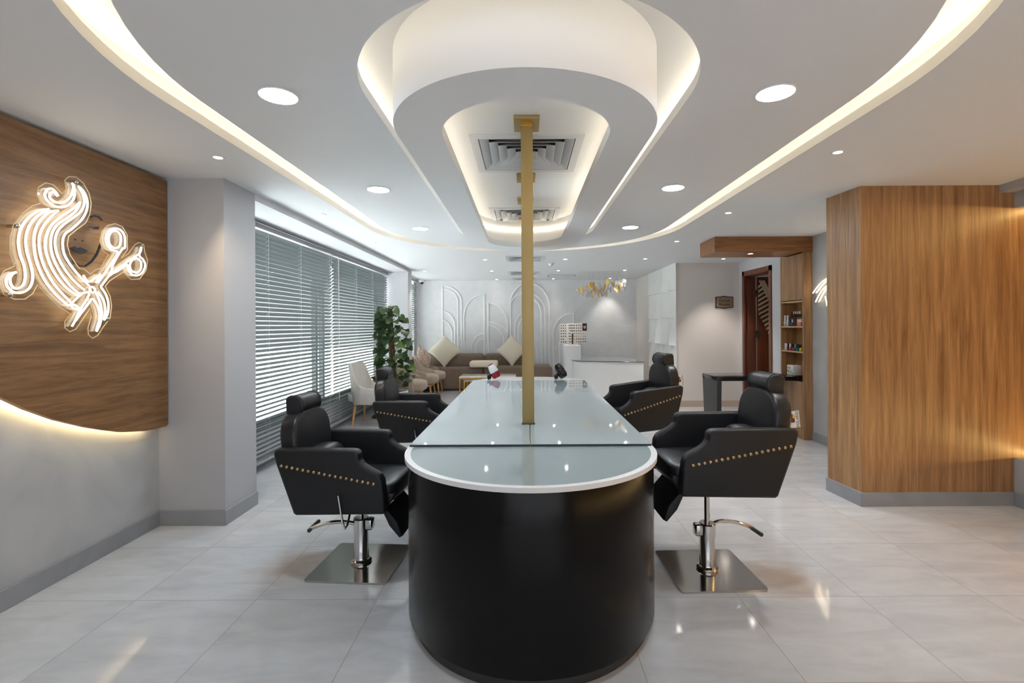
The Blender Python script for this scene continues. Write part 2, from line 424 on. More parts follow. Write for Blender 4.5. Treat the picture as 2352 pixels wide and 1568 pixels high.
BH, BT = .105, .014
def skirt(name, x0, x1, y0, y1): sbox(name, MT['base'], x0, x1, y0, y1, 0, BH, bev=.003)
skirt('baseboard_left', -2.6, -2.6+BT, -3.05, 3.48)
skirt('baseboard_left', -2.6, -2.13, 3.48-BT, 3.48)
skirt('baseboard_left', -2.13, -2.13+BT, 3.48-BT, 3.885)
skirt('baseboard_left', -2.66, -2.645, 3.885, 9.06)
skirt('baseboard_left', -2.145, -2.131, 9.046, 9.36)
skirt('baseboard_back', -2.5, 2.6, 11.35-BT, 11.35)
sbox('baseboard_right', mat('beige_skirting_tile', srgb(196, 176, 162), .3), 2.61, 3.69, 8.4-BT, 8.4, 0, BH, bev=.003)
skirt('baseboard_right', 3.48-BT, 3.48, 4.134, 5.915)
m = MB().prism([(2.57, 3.75), (3.76, 3.75), (3.76, 3.766), (2.592, 3.766), (2.556, 4.134), (2.54, 4.134)], 0, BH, 'z')
struct(m.obj('baseboard_right', MT['base'], smooth=False))
skirt('baseboard_right', 3.76-BT, 3.76, -3.05, 3.75)

# arched relief mouldings on the back wall
YB = 11.345
def mould(paths, name):
    m = MB()
    for p in paths: m.tube([(x, YB, z) for x, z in p], .017, 6)
    struct(m.obj(name, MT['mould']))
def arc(x0, z0, x1, z1, n=14):
    """quarter ellipse: leaves (x0,z0) horizontally, arrives at (x1,z1) vertically"""
    return [(x0+(x1-x0)*sin(pi/2*k/n), z1+(z0-z1)*cos(pi/2*k/n)) for k in range(n+1)]
Zb = .11
mould([[(-1.89, Zb), (-1.89, 2.34)]+arc(-1.89, 2.34, -1.45, 1.95)+[(-1.45, Zb)],
       arc(-1.89, 2.265, -1.532, 1.95)+[(-1.532, Zb)], arc(-1.89, 1.744, -1.605, 1.40)+[(-1.605, Zb)],
       arc(-1.89, 1.537, -1.67, 1.22)+[(-1.67, Zb)]], 'trim_4')
mould([[(-.92, Zb), (-.92, 2.133)]+arc(-.92, 2.133, -1.395, 1.60)+[(-1.395, Zb)],
       arc(-.92, 1.225, -1.211, .93)+[(-1.211, Zb)], arc(-.92, 1.104, -1.126, .86)+[(-1.126, Zb)]], 'trim_5')
mould([[(-.832, Zb), (-.832, 1.935)]+arc(-.832, 1.935, -.385, 1.42)+[(-.385, Zb)],
       arc(-.832, 1.498, -.388, 1.16), arc(-.832, 1.41, -.472, 1.06)+[(-.472, Zb)]], 'trim_6')
mould([[(-.312, Zb)]+arc(.135, 2.38, -.312, 1.93)[::-1]+arc(.135, 2.38, .585, 1.80)+[(.585, Zb)],
       arc(.09, 2.16, -.312, 1.88), arc(.09, 2.16, .483, 1.72)+[(.483, Zb)],
       arc(.09, 2.06, .395, 1.66)+[(.395, Zb)],
       [(.03, Zb), (.03, 1.71)]+arc(.03, 1.71, -.22, 1.33)+[(-.22, Zb)], arc(.03, 1.59, -.137, 1.30)+[(-.137, Zb)],
       arc(.15, 1.05, .285, .72)+[(.285, Zb)]], 'trim_7')
mould([[(1.141, Zb), (1.141, 1.689)]+arc(1.141, 1.689, .672, 1.18)+[(.672, Zb)],
       arc(1.141, 1.2, .812, .95)+[(.812, Zb)]], 'trim_8')

# sculpted white wall tiles
m = MB(); n = 16
def bump_h(u, v):          # one tile; v runs downwards
    w = .5+.42*sin(pi*(v-.15))
    ridge = max(0, 1-abs(u-w*.62)/.45)
    return .008+.075*ridge*v**1.2+.012*sin(pi*u)*(1-v)
for ty in range(4):
    for tz in range(6):
        y0, z1 = 8.36+ty*.46, 2.475-tz*.475
        g = []
        for j in range(n+1):
            v = j/n; row = []
            for i in range(n+1):
                u = i/n; uu = u if (ty+tz) % 2 == 0 else 1-u
                row.append(m.bm.verts.new((2.6-bump_h(uu, v), y0+u*.46, min(max(z1-v*.475, .105), ZC))))
            g.append(row)
        for j in range(n):
            for i in range(n):
                m.bm.faces.new([g[j][i], g[j][i+1], g[j+1][i+1], g[j+1][i]])
        # lower lip of the tile
        lo = [m.bm.verts.new((2.6, v_.co.y, v_.co.z)) for v_ in g[n]]
        for i in range(n): m.bm.faces.new([g[n][i], g[n][i+1], lo[i+1], lo[i]])
        for e0 in (0, n):
            si = [m.bm.verts.new((2.6, g[j][e0].co.y, g[j][e0].co.z)) for j in range(n+1)]
            for j in range(n): m.bm.faces.new([g[j][e0], g[j+1][e0], si[j+1], si[j]])
struct(m.obj('trim_9', mat('white_relief_tile', srgb(232, 232, 230), .4), ang=50))

# windows: frame and glass in the left wall
def window(name, x, y0, y1, z0, z1, bars):
    m = MB()
    m.box(x-.03, x+.03, y0, y1, z0, z0+.05); m.box(x-.03, x+.03, y0, y1, z1-.05, z1)
    for b in bars: m.box(x-.029, x+.029, b-.03, b+.03, z0+.01, z1-.01)
    m.box(x-.08, x+.09, y0, y1, z0-.02, z0+.012)
    f = struct(m.obj(name, MT['alu'], smooth=False))
    MB().box(x-.004, x+.004, y0, y1, z0, z1).obj('pane', MT['glass'], f, smooth=False)
window('window_1', -2.74, 3.885, 9.06, .38, 2.3, (3.92, 6.4, 6.62, 9.02))
window('window_2', -2.72, 9.36, 11.12, .38, 2.44, (9.4, 11.08))

# door on the right, open, with cream slats and a diagonal rail on the leaf
d = struct(thing('door_1', '', 'door', (3.69, 7.77, 0)))
del d['label'], d['category']
m = MB()                                   # frame: casing on the room side and the lining of the opening
for y0, y1, z0, z1 in ((-.485, -.41, 0, 2.285), (.41, .485, 0, 2.285), (-.485, .485, 2.205, 2.285)):
    m.box(-.018, .012, y0, y1, z0, z1, .004)
for y0, y1, z0, z1 in ((-.48, -.43, 0, 2.24), (.43, .48, 0, 2.24), (-.43, .43, 2.2, 2.245)):
    m.box(.012, .19, y0, y1, z0, z1, .003)
m.obj('door_frame', MT['doorframe'], d)
leaf = MB().box(.2, 1.02, .395, .435, .01, 2.19, .003).obj('door_leaf', MT['doorwood'], d)
m = MB()
P0, P1 = V((.225, 2.13)), V((.62, 1.32))   # diagonal rail, slats below it
dv = (P1-P0)
m.prism([(P0.x, P0.y), (P0.x+.09, P0.y+.005), (P1.x+.09, P1.y), (P1.x, P1.y)], .38, .396, 'y')
for i in range(13):
    q = P0+dv*(i+.5)/13
    x0 = max(.212, q.x-.2); 
    m.prism([(x0, q.y-.05-(q.x-x0)*.42), (q.x+.02, q.y-.02), (q.x+.02, q.y-.055), (x0, q.y-.085-(q.x-x0)*.42)], .382, .396, 'y')
m.obj('door_slats', mat('cream_slat', srgb(206, 186, 150), .5), leaf)
for z in (.3, 1.18, 1.86):
    MB().box(.165, .235, .385, .394, z, z+.12, .002).obj('hinge', MT['steel'], d)

# ------------------------------------------------------------------ light strips lying on the ceiling ledges
def strip(name, loop, z, mt, label):
    tag(MB().tube([(x, y, z) for x, y in loop], .009, 6, closed=True).obj(name, mt), label, 'light strip')
strip('led_strip', A(.085), ZC+.064, MT['led'], 'warm glowing light strip around the big outer ceiling slot')
strip('led_strip', Cc(.10), ZS-.065, MT['led_in'], 'warm glowing light strip around the recess outside the dropped oval ring')
strip('led_strip', E_(.10), ZS-.10, MT['led_in'], 'warm glowing light strip inside the dropped oval ring')
"""right wall niche"""
tag(MB().tube([(3.93, y, .378) for y in (-3.0, 0, 3.72)], .008, 6).obj('led_strip', MT['led_dim']), 'amber light strip on the low grey wall at the right edge', 'light strip')
tag(MB().tube([(3.93, y, 2.274) for y in (-3.0, 0, 3.72)], .008, 6).obj('led_strip', MT['led_dim']), 'amber light strip under the top beam at the right edge', 'light strip')

# ------------------------------------------------------------------ wooden wall panel with the neon sign
pz = [(3.466, 2.438), (3.466, .72), (3.45, .709), (3.35, .709), (3.25, .716), (3.076, .747), (2.95, .786), (2.83, .828), (2.647, .904), (2.486, .99),
      (2.362, 1.07), (2.2, 1.2), (2.02, 1.4), (1.88, 1.68), (1.82, 2.0), (1.82, 2.438)]
w = thing('wall_panel', 'dark walnut wall panel with a curved glowing lower edge on the left wall', 'wall panel', (-2.525, 0, 0))
MB().prism(pz, -.03, 0, 'x').obj('panel_board', MT['woodH'], w, smooth=False)
m = MB()
for y0, y1, z0, z1 in ((1.95, 2.05, 1.6, 2.3), (3.0, 3.1, 1.0, 2.3), (2.5, 2.6, 1.2, 2.3)): m.box(-.075, -.03, y0, y1, z0, z1)
m.obj('batten', MT['woodH'], w, smooth=False)
cpath = [(y, z) for y, z in pz[3:15]]
MB().tube([(-.038, y, z+.022) for y, z in cpath], .007, 6).obj('led_tape', MT['led_panel'], w)
NEON = {
 'curl outer': [(2.6, 2.105), (2.584, 2.122), (2.564, 2.132), (2.54, 2.12), (2.528, 2.091), (2.539, 2.065), (2.569, 2.047), (2.616, 2.047), (2.66, 2.071), (2.69, 2.114), (2.695, 2.159), (2.681, 2.197)],
 'curl inner': [(2.596, 2.101), (2.576, 2.116), (2.556, 2.104), (2.555, 2.082), (2.579, 2.069), (2.617, 2.071), (2.659, 2.102), (2.682, 2.145), (2.691, 2.191)],
 'front lock outer': [(2.718, 2.189), (2.754, 2.165), (2.774, 2.118), (2.768, 2.065), (2.737, 2.007), (2.679, 1.945), (2.638, 1.908), (2.624, 1.861), (2.634, 1.797), (2.674, 1.739), (2.729, 1.685), (2.783, 1.641)],
 'front lock inner': [(2.718, 2.189), (2.744, 2.155), (2.756, 2.11), (2.736, 2.057), (2.687, 2.007), (2.63, 1.957), (2.594, 1.911), (2.581, 1.854), (2.593, 1.791), (2.628, 1.727), (2.685, 1.664), (2.752, 1.615)],
 'second lock outer': [(2.728, 2.102), (2.706, 2.054), (2.658, 2.003), (2.595, 1.95), (2.565, 1.896), (2.558, 1.837), (2.569, 1.775), (2.607, 1.702), (2.663, 1.635), (2.721, 1.592)],
 'second lock inner': [(2.728, 2.102), (2.68, 2.051), (2.623, 2.005), (2.568, 1.948), (2.538, 1.891), (2.528, 1.832), (2.54, 1.771), (2.573, 1.698), (2.635, 1.626), (2.714, 1.578)],
 'third lock outer': [(2.601, 2.026), (2.569, 1.994), (2.522, 1.932), (2.498, 1.871), (2.499, 1.802), (2.518, 1.73), (2.56, 1.652), (2.614, 1.592), (2.67, 1.542)],
 'third lock inner': [(2.601, 2.026), (2.549, 2.004), (2.5, 1.949), (2.474, 1.885), (2.471, 1.81), (2.486, 1.732), (2.524, 1.649), (2.586, 1.577), (2.655, 1.523)],
 'back lock outer': [(2.549, 2.021), (2.497, 2.001), (2.445, 1.955), (2.407, 1.893), (2.394, 1.828), (2.402, 1.763), (2.422, 1.706), (2.425, 1.646), (2.41, 1.609), (2.381, 1.595), (2.36, 1.61), (2.354, 1.639), (2.364, 1.662), (2.382, 1.675)],
 'back lock inner': [(2.549, 2.017), (2.497, 1.98), (2.453, 1.924), (2.431, 1.858), (2.434, 1.786), (2.454, 1.716), (2.463, 1.655), (2.447, 1.605), (2.41, 1.578), (2.37, 1.578), (2.343, 1.601), (2.337, 1.634), (2.352, 1.661), (2.382, 1.675)],
 'ring one': [(3.022, 1.895), (3.033, 1.9), (3.032, 1.968), (3.0, 2.001), (2.955, 2.002), (2.916, 1.978), (2.897, 1.936), (2.903, 1.898), (2.928, 1.873), (2.963, 1.867), (2.978, 1.854), (2.928, 1.781), (2.839, 1.664)],
 'ring one core': [(3.0, 1.97), (2.973, 1.989), (2.938, 1.979), (2.916, 1.943), (2.92, 1.904), (2.95, 1.883), (2.986, 1.896), (3.002, 1.933), (3.0, 1.97)],
 'shank one': [(3.022, 1.895), (2.99, 1.856), (2.945, 1.783), (2.927, 1.73), (2.863, 1.648)],
 'shank two': [(3.165, 1.923), (3.147, 1.879), (3.069, 1.826), (2.976, 1.757), (2.923, 1.715)],
 'ring two': [(3.049, 1.796), (3.06, 1.76), (3.092, 1.736), (3.136, 1.738), (3.176, 1.765), (3.195, 1.811), (3.177, 1.844), (3.147, 1.867), (3.162, 1.921)],
 'ring two core': [(3.162, 1.826), (3.132, 1.844), (3.092, 1.829), (3.07, 1.795), (3.082, 1.762), (3.126, 1.755), (3.158, 1.782), (3.162, 1.826)],
 'shank three': [(3.049, 1.796), (2.976, 1.746), (2.919, 1.714), (2.859, 1.644)],
 'pivot': [(2.818, 1.627), (2.804, 1.638), (2.788, 1.628), (2.79, 1.611), (2.808, 1.605), (2.821, 1.614), (2.818, 1.627)],
 'collar left': [(2.746, 1.697), (2.769, 1.668), (2.791, 1.668), (2.827, 1.694), (2.857, 1.714)],
 'collar right': [(2.857, 1.714), (2.827, 1.663)],
 'blade one edge': [(2.779, 1.604), (2.744, 1.597), (2.699, 1.561), (2.666, 1.53)],
 'blade one back': [(2.783, 1.596), (2.763, 1.557), (2.728, 1.508), (2.698, 1.449), (2.675, 1.412)],
 'blade one spine': [(2.798, 1.569), (2.759, 1.519), (2.724, 1.477), (2.694, 1.439)],
 'comb tip': [(2.666, 1.529), (2.693, 1.529), (2.722, 1.505), (2.688, 1.51), (2.666, 1.529)],
 'blade two edge': [(2.806, 1.57), (2.838, 1.526), (2.852, 1.466), (2.837, 1.416), (2.827, 1.384)],
 'blade two back': [(2.826, 1.606), (2.85, 1.558), (2.864, 1.494), (2.854, 1.43), (2.829, 1.382)],
 'blade three edge': [(2.838, 1.611), (2.875, 1.566), (2.889, 1.51), (2.879, 1.448)],
 'blade three back': [(2.859, 1.641), (2.895, 1.596), (2.911, 1.539), (2.904, 1.485), (2.88, 1.448)],
}
NEON_BACK = [(2.654, 2.204), (2.676, 2.229), (2.72, 2.24), (2.765, 2.22), (2.802, 2.171), (2.815, 2.118), (2.806, 2.053), (2.779, 1.998), (2.718, 1.945), (2.674, 1.903), (2.666, 1.855), (2.682, 1.804), (2.716, 1.758), (2.739, 1.734), (2.769, 1.735), (2.804, 1.71), (2.84, 1.738), (2.871, 1.751), (2.929, 1.84), (2.89, 1.859), (2.87, 1.91), (2.883, 1.97), (2.925, 2.015), (2.978, 2.036), (3.032, 2.029), (3.069, 1.983), (3.07, 1.891), (3.022, 1.831), (3.078, 1.869), (3.127, 1.931), (3.156, 1.95), (3.202, 1.95), (3.209, 1.901), (3.234, 1.844), (3.221, 1.778), (3.165, 1.716), (3.096, 1.706), (3.035, 1.745), (2.936, 1.683), (2.906, 1.648), (2.94, 1.592), (2.95, 1.534), (2.939, 1.46), (2.892, 1.409), (2.854, 1.359), (2.818, 1.342), (2.792, 1.364), (2.789, 1.402), (2.81, 1.465), (2.803, 1.514), (2.714, 1.396), (2.678, 1.382), (2.649, 1.403), (2.649, 1.436), (2.682, 1.479), (2.615, 1.517), (2.555, 1.569), (2.501, 1.625), (2.476, 1.576), (2.436, 1.546), (2.384, 1.544), (2.339, 1.564), (2.32, 1.601), (2.321, 1.644), (2.34, 1.678), (2.388, 1.705), (2.368, 1.764), (2.366, 1.841), (2.386, 1.91), (2.427, 1.973), (2.475, 2.021), (2.519, 2.044), (2.5, 2.083), (2.508, 2.123), (2.546, 2.158), (2.589, 2.16), (2.638, 2.125), (2.661, 2.156)]
FACE = {
 'eyebrow': [(2.812, 2.046), (2.84, 2.058), (2.873, 2.058), (2.896, 2.043), (2.894, 2.034), (2.868, 2.047), (2.84, 2.048), (2.814, 2.034)],
 'eyelid': [(2.801, 1.983), (2.839, 1.987), (2.874, 1.998), (2.869, 1.977), (2.839, 1.974)],
 'nostril': [(2.717, 1.899), (2.726, 1.893), (2.724, 1.888), (2.717, 1.89)],
 'nostril2': [(2.759, 1.892), (2.771, 1.9), (2.768, 1.892), (2.762, 1.889)],
 'lips': [(2.686, 1.841), (2.714, 1.855), (2.736, 1.847), (2.749, 1.855), (2.775, 1.851), (2.797, 1.843), (2.779, 1.824), (2.745, 1.816), (2.716, 1.823)],
 'jaw': [(2.691, 1.792), (2.715, 1.767), (2.748, 1.753), (2.779, 1.758), (2.818, 1.789), (2.851, 1.836), (2.878, 1.901), (2.883, 1.876), (2.861, 1.826), (2.824, 1.778), (2.783, 1.749), (2.744, 1.745), (2.707, 1.759)],
}
SCREWS = [(2.398, 1.902), (2.359, 1.564), (2.916, 1.454), (2.715, 2.21), (3.18, 1.938)]
# neon: (y, z) runs in the plane of the wooden panel
s = thing('neon_sign', 'large neon sign of flowing hair, a face and scissors on the walnut panel', 'neon sign', (-2.525, 0, 0))
bk = MB().prism([(a, b) for a, b in NEON_BACK], .038, .044, 'x').obj('acrylic_backing', MT['acrylic'], s, smooth=False)
MB().tube([(.041, a, b) for a, b in NEON_BACK], .0028, 5, closed=True).obj('cut_edge', MT['clearedge'], bk)
for k, p in NEON.items():
    q = smoothpath([(.055, a, b) for a, b in p], 5) if len(p) > 2 else [(.055, a, b) for a, b in p]
    MB().tube(q, .0050, 8).obj('neon_tube', MT['neon'], s)
for k, p in FACE.items():
    MB().prism([(a, b) for a, b in p], .033, .0365, 'x').obj({'eyebrow': 'eyebrow', 'eyelid': 'eyelid', 'lips': 'lips', 'jaw': 'jaw_line'}.get(k, 'nostril'), MT['ink'], s, smooth=False)
for a, b in SCREWS:
    MB().lathe([(.009, 0), (.009, .046), (.012, .047), (.012, .052), (.006, .056), (0, .056)], (0, a, b), 14, M.Rotation(R(90), 4, 'Y')).obj('standoff_screw', MT['chrome'], s)

s = thing('neon_sign', 'small neon sign of curved tubes on the grey wall behind the walnut pillar', 'neon sign', (3.48, 0, 0))
for p in ([(5.915, 1.775), (5.78, 1.87), (5.66, 1.918), (5.45, 1.94), (5.2, 1.9)], [(5.862, 1.665), (5.79, 1.745), (5.71, 1.81), (5.62, 1.835), (5.4, 1.82), (5.25, 1.76)],
          [(5.672, 1.72), (5.66, 1.68), (5.64, 1.61)], [(5.3, 2.0), (5.1, 1.9), (4.9, 1.6), (4.7, 1.45)], [(5.2, 1.85), (5.0, 1.75), (4.8, 1.5), (4.6, 1.4)], [(5.1, 1.6), (4.95, 1.45), (4.7, 1.3)], [(4.9, 2.05), (4.7, 1.9), (4.6, 1.7)]):  # runs hidden by the pillar are added to light the ceiling nearby
    MB().tube(smoothpath([(-.05, a*.983, 1.4+(b-1.4)*.983) for a, b in p], 6), .0055, 8).obj('neon_tube', MT['neon_s'], s)
MB().prism([(5.86, 1.76), (5.58, 1.955), (5.0, 2.1), (4.5, 2.1), (4.5, 1.25), (5.0, 1.3), (5.56, 1.56), (5.80, 1.62)], -.034, -.028, 'x').obj('acrylic_backing', MT['acrylic'], s, smooth=False)
for a, b in ((5.78, 1.70), (5.2, 1.6)):
    MB().lathe([(.008, 0), (.008, .034), (.011, .036), (.011, .04), (0, .042)], (0, a, b), 12, M.Rotation(R(-90), 4, 'Y')).obj('standoff_screw', MT['chrome'], s)

# ------------------------------------------------------------------ venetian blinds
def blind(label, x, y0, y1, z0, z1, tilt, cords):
    t = thing('venetian_blind', label, 'blind', (x, (y0+y1)/2, z0), 0, 'venetian blinds on the left windows')
    h = (y1-y0)/2; H = z1-z0
    MB().box(-.03, .03, -h, h, H-.045, H, .003).obj('head_rail', MT['blind_rail'], t)
    MB().box(-.026, .026, -h, h, 0, .018, .004).obj('bottom_rail', MT['blind_rail'], t)
    m = MB(); pitch = .0445; n = int((H-.1)/pitch)
    for i in range(n):
        z = .05+i*pitch
        a = R(tilt)
        pr = []
        for k in (-1, -.5, 0, .5, 1):
            pr.append((k*.025*cos(a)-.0022*(1-k*k)*sin(a), z+k*.025*sin(a)+.0022*(1-k*k)*cos(a)))
        up = [(x_-.0006*sin(a), z_+.0006*cos(a)) for x_, z_ in pr]
        m.prism(pr+up[::-1], -h+.006, h-.006, 'y')
    m.obj('slats', MT['blind'], t, ang=60)
    for c in cords:
        m = MB()
        m.tube([(.021, c, .01), (.021, c, H-.04)], .0011, 4); m.tube([(-.021, c, .01), (-.021, c, H-.04)], .0011, 4)
        for i in range(n):
            z = .05+i*pitch
            m.tube([(-.021, c, z-.016), (.021, c, z+.013)], .0012, 4)
        m.obj('ladder_cord', MT['cord'], t)
    yc = -h+.12
    MB().tube([(.036, yc, H-.05), (.037, yc+.01, H*.5), (.038, yc, H*.14)], .003, 6).obj('tilt_wand', MT['cord'], t)
    MB().tube([(.036, h-.1, H-.05), (.037, h-.1, H*.3)], .0016, 5).obj('pull_cord', MT['cord'], t)
blind('nearest wide grey venetian blind beside the white pillar', -2.53, 3.9, 6.44, .1, 2.385, 42, (-1.0, -.35, .35, 1.15))
blind('second wide grey venetian blind behind the tall climbing plant', -2.53, 6.47, 9.03, .1, 2.385, 42, (-1.1, -.4, .4, 1.1))
blind('narrow far venetian blind in the corner by the brown sofa', -2.44, 9.4, 11.1, .12, 2.44, 24, (-.5, .5))

# ------------------------------------------------------------------ ceiling fittings
def disc_light(name, loc, r, r2, m1, label, cat, group, warm):
    t = thing(name, label, cat, loc, 0, group)
    MB().lathe([(r, -.001), (r+.001, -.006), (r2-.002, -.006), (r2, -.001)], n=40).obj('ring', MT['trimring'], t)
    MB().lathe([(0, -.0055), (r, -.0055), (r, -.003), (0, -.003)], n=40).obj('lamp_face', m1, t)
    return t
row = ('nearest', 'middle', 'farthest')
for i, y in enumerate((2.24, 3.78, 5.30)):
    for x, s_ in ((-1.118, 'left'), (1.155, 'right')):
        disc_light('downlight', (x, y, ZC), .08, .088, MT['lamp'], '%s large bright round downlight in the row %s of the dropped oval ring' % (row[i], s_), 'ceiling light', 'large round downlights', False)
def spot(x, y, z, label, power=9, size=80, group='small recessed spotlights', warm=None, aim=None):
    t = thing('spotlight', label, 'ceiling light', (x, y, z), 0, group)
    MB().lathe([(.024, -.001), (.026, -.004), (.040, -.005), (.043, -.001)], n=28).obj('ring', MT['trimring'], t)
    MB().lathe([(0, -.003), (.025, -.003), (.025, -.001), (0, -.001)], n=28).obj('lamp_face', MT['lampw'], t)
    l = bpy.data.lights.new('spot_lamp', 'SPOT'); l.energy = power; l.spot_size = R(size); l.spot_blend = .7; l.shadow_soft_size = .03
    l.color = warm or (1, .92, .83)
    o = bpy.data.objects.new('spot_lamp', l); COL.objects.link(o); o.parent = t; o.location = (0, 0, -.02)
    if aim: o.rotation_euler = V(aim).to_track_quat('-Z', 'Y').to_euler()
SP = 2.6
oL = ('nearest', 'second', 'third', 'fourth', 'farthest')
for i, y in enumerate((3.05, 4.61, 6.18, 7.82, 9.37)):
    spot(-1.90, y, ZC, '%s small spotlight in the ceiling row along the left windows' % oL[i], (7 if i == 0 else 7)*SP, 70 if i == 0 else 80, warm=(1, .76, .5) if i == 0 else None, aim=(.02, .43, -.62) if i == 0 else None)
oR = ('nearest', 'second', 'third', 'fourth', 'fifth', 'farthest')
for i, y in enumerate((3.02, 4.64, 6.21, 7.83, 9.42, 11.05)):
    spot(1.94, y, ZC, '%s small spotlight in the ceiling row on the right side of the room' % oR[i], (13, 13, 13, 13, 6, 7)[i]*SP)
oC = ('front', 'middle', 'rear')
for i, y in enumerate((7.82, 9.43, 11.15)):
    spot(-.62, y, ZC, '%s small spotlight left of the ceiling vents above the lounge' % oC[i], (9, 7, .8)[i]*SP)
for i, y in enumerate((7.83, 9.43, 11.05)):
    spot(.665, y, ZC, '%s small spotlight right of the ceiling vents above the lounge' % oC[i], (9, 7, 1.6)[i]*SP)
spot(3.21, 7.88, ZC, 'small spotlight shining on the wall with the bronze plaque', 15*SP, 80)

def vent(loc, w, label, throat=.1):
    t = thing('ceiling_vent', label, 'air vent', loc, 0, 'square ceiling vents')
    h = w/2; m = MB()
    def frame(a, b, z0, z1):
        P = lambda q: [(-q, -q), (q, -q), (q, q), (-q, q)]
        m.ring(P(a), P(b), z0); m.wall(P(a), z0, z1); m.wall(P(b), z0, z1)
    frame(h, h-.055, -.012, 0)
    m.obj('frame', MT['vent'], t, smooth=False)
    q = h-.058; P = [(-q, -q), (q, -q), (q, q), (-q, q)]
    m = MB(); m.wall(P, -.004, .15); m.ring(P, [(0, 0)]*4, .15); m.obj('throat', MT['vent_dark'], t, smooth=False)
    a = h-.062
    for i in range(5):
        # flared square louvre
        m = MB(); q0, q1 = max(a-.058, .012), a
        P = lambda q, z: [(-q, -q, z), (q, -q, z), (q, q, z), (-q, q, z)]
        lo, hi = P(q1, -.010), P(q0, .026)
        lo2 = P(q1-.004, -.010)
        for k in range(4):
            j = (k+1) % 4
            m.quad([lo[k], lo[j], hi[j], hi[k]]); m.quad([lo[k], lo[j], lo2[j], lo2[k]])
        m.obj('louvre', MT['vent'], t, smooth=False)
        a -= (h-.062)/5.3
    return t
vent(VENTS[0][:3], VENTS[0][3], 'near square ceiling vent inside the dropped oval ring, before the second gold bracket')
vent(VENTS[1][:3], VENTS[1][3], 'far square ceiling vent inside the dropped oval ring')
vent(VENTS[2][:3], VENTS[2][3], 'square ceiling vent just beyond the dropped oval ring')
vent(VENTS[3][:3], VENTS[3][3], 'square ceiling vent in the middle of the lounge ceiling')
vent(VENTS[4][:3], VENTS[4][3], 'square ceiling vent closest to the back wall')

t = thing('smoke_detector', 'white round smoke detector on the lounge ceiling', 'smoke detector', (.455, 8.3, ZC))
MB().lathe([(.055, 0), (.055, -.018), (.045, -.02), (0, -.02)], n=28).obj('base', MT['white_pl'], t)
MB().lathe([(.035, -.02), (.033, -.045), (.02, -.055), (0, -.055)], n=28).obj('sensor_head', MT['white_pl'], t)
t = thing('security_camera', 'white dome security camera in the far left ceiling corner', 'camera', (-2.33, 11.15, ZC))
MB().lathe([(.07, 0), (.07, -.045), (.06, -.055), (0, -.055)], n=28).obj('housing', MT['white_pl'], t)
MB().lathe([(.045, -.055), (.04, -.085), (.022, -.1), (0, -.104)], n=28).obj('lens_dome', MT['black_pl'], t)
t = thing('access_hatch', 'square access hatch flush in the ceiling near the back wall', 'hatch', (.80, 10.45, ZC))
m = MB(); m.ring([(-.29, -.2), (.29, -.2), (.29, .2), (-.29, .2)], [(-.275, -.185), (.275, -.185), (.275, .185), (-.275, .185)], -.004); m.wall([(-.29, -.2), (.29, -.2), (.29, .2), (-.29, .2)], -.004, 0)
m.obj('hatch_frame', MT['alu'], t, smooth=False)
MB().box(-.275, .275, -.185, .185, -.003, 0).obj('hatch_door', MT['paint'], t, smooth=False)

# chandelier of glass leaves
t = thing('chandelier', 'chandelier of clear and golden glass leaves hanging over the reception', 'chandelier', (1.53, 9.6, ZC))
m = MB(); m.box(-.42, .42, -.06, .06, -.006, 0, .002); m.obj('ceiling_plate', MT['paint'], t)
def leafmesh(k):
    m = MB(); out = [(0, .5), (.12, .36), (.24, .2), (.30, .02), (.2, -.12), (.14, -.3), (0, -.5), (-.14, -.3), (-.2, -.12), (-.30, .02), (-.24, .2), (-.12, .36)]
    fr = [m.bm.verts.new((x*.15, -.006+.05*abs(x)*.15+.012*sin(6*z), z*.16)) for x, z in out]
    bkv = [m.bm.verts.new((x*.15, .002+.05*abs(x)*.15+.012*sin(6*z), z*.16)) for x, z in out]
    m.bm.faces.new(fr); m.bm.faces.new(bkv[::-1])
    for i in range(12): m.bm.faces.new([fr[i], fr[(i+1) % 12], bkv[(i+1) % 12], bkv[i]])
    bmesh.ops.recalc_face_normals(m.bm, faces=list(m.bm.faces)); return m
lc = leafmesh(0).obj('crystal_leaf', MT['crystal'], t); lg = leafmesh(1).obj('golden_leaf', MT['amber'], t)
rnd = random.Random(3); wires = MB(); first = {0: True, 1: True}
for i in range(76):
    u = rnd.uniform(-1, 1); g = 1 if rnd.random() < .4 else 0
    x = u*.47; z = -.33+u*.09+rnd.uniform(-.15, .15)*(1-.45*abs(u)); y = rnd.uniform(-.14, .14)
    src = lg if g else lc
    if first[g]: o = src; first[g] = False
    else: o = src.copy(); COL.objects.link(o); o.parent = t
    o.location = (x, y, z); o.rotation_euler = (rnd.uniform(-.4, .4), rnd.uniform(-.5, .5), rnd.uniform(0, 6.3)); k = rnd.uniform(.6, 1.0); o.scale = (k, 1, k)
    wires.tube([(x, y, z+.05), (x*.85, y*.4, -.005)], .0004, 3)
wires.obj('hanging_wires', MT['crystal'], t)

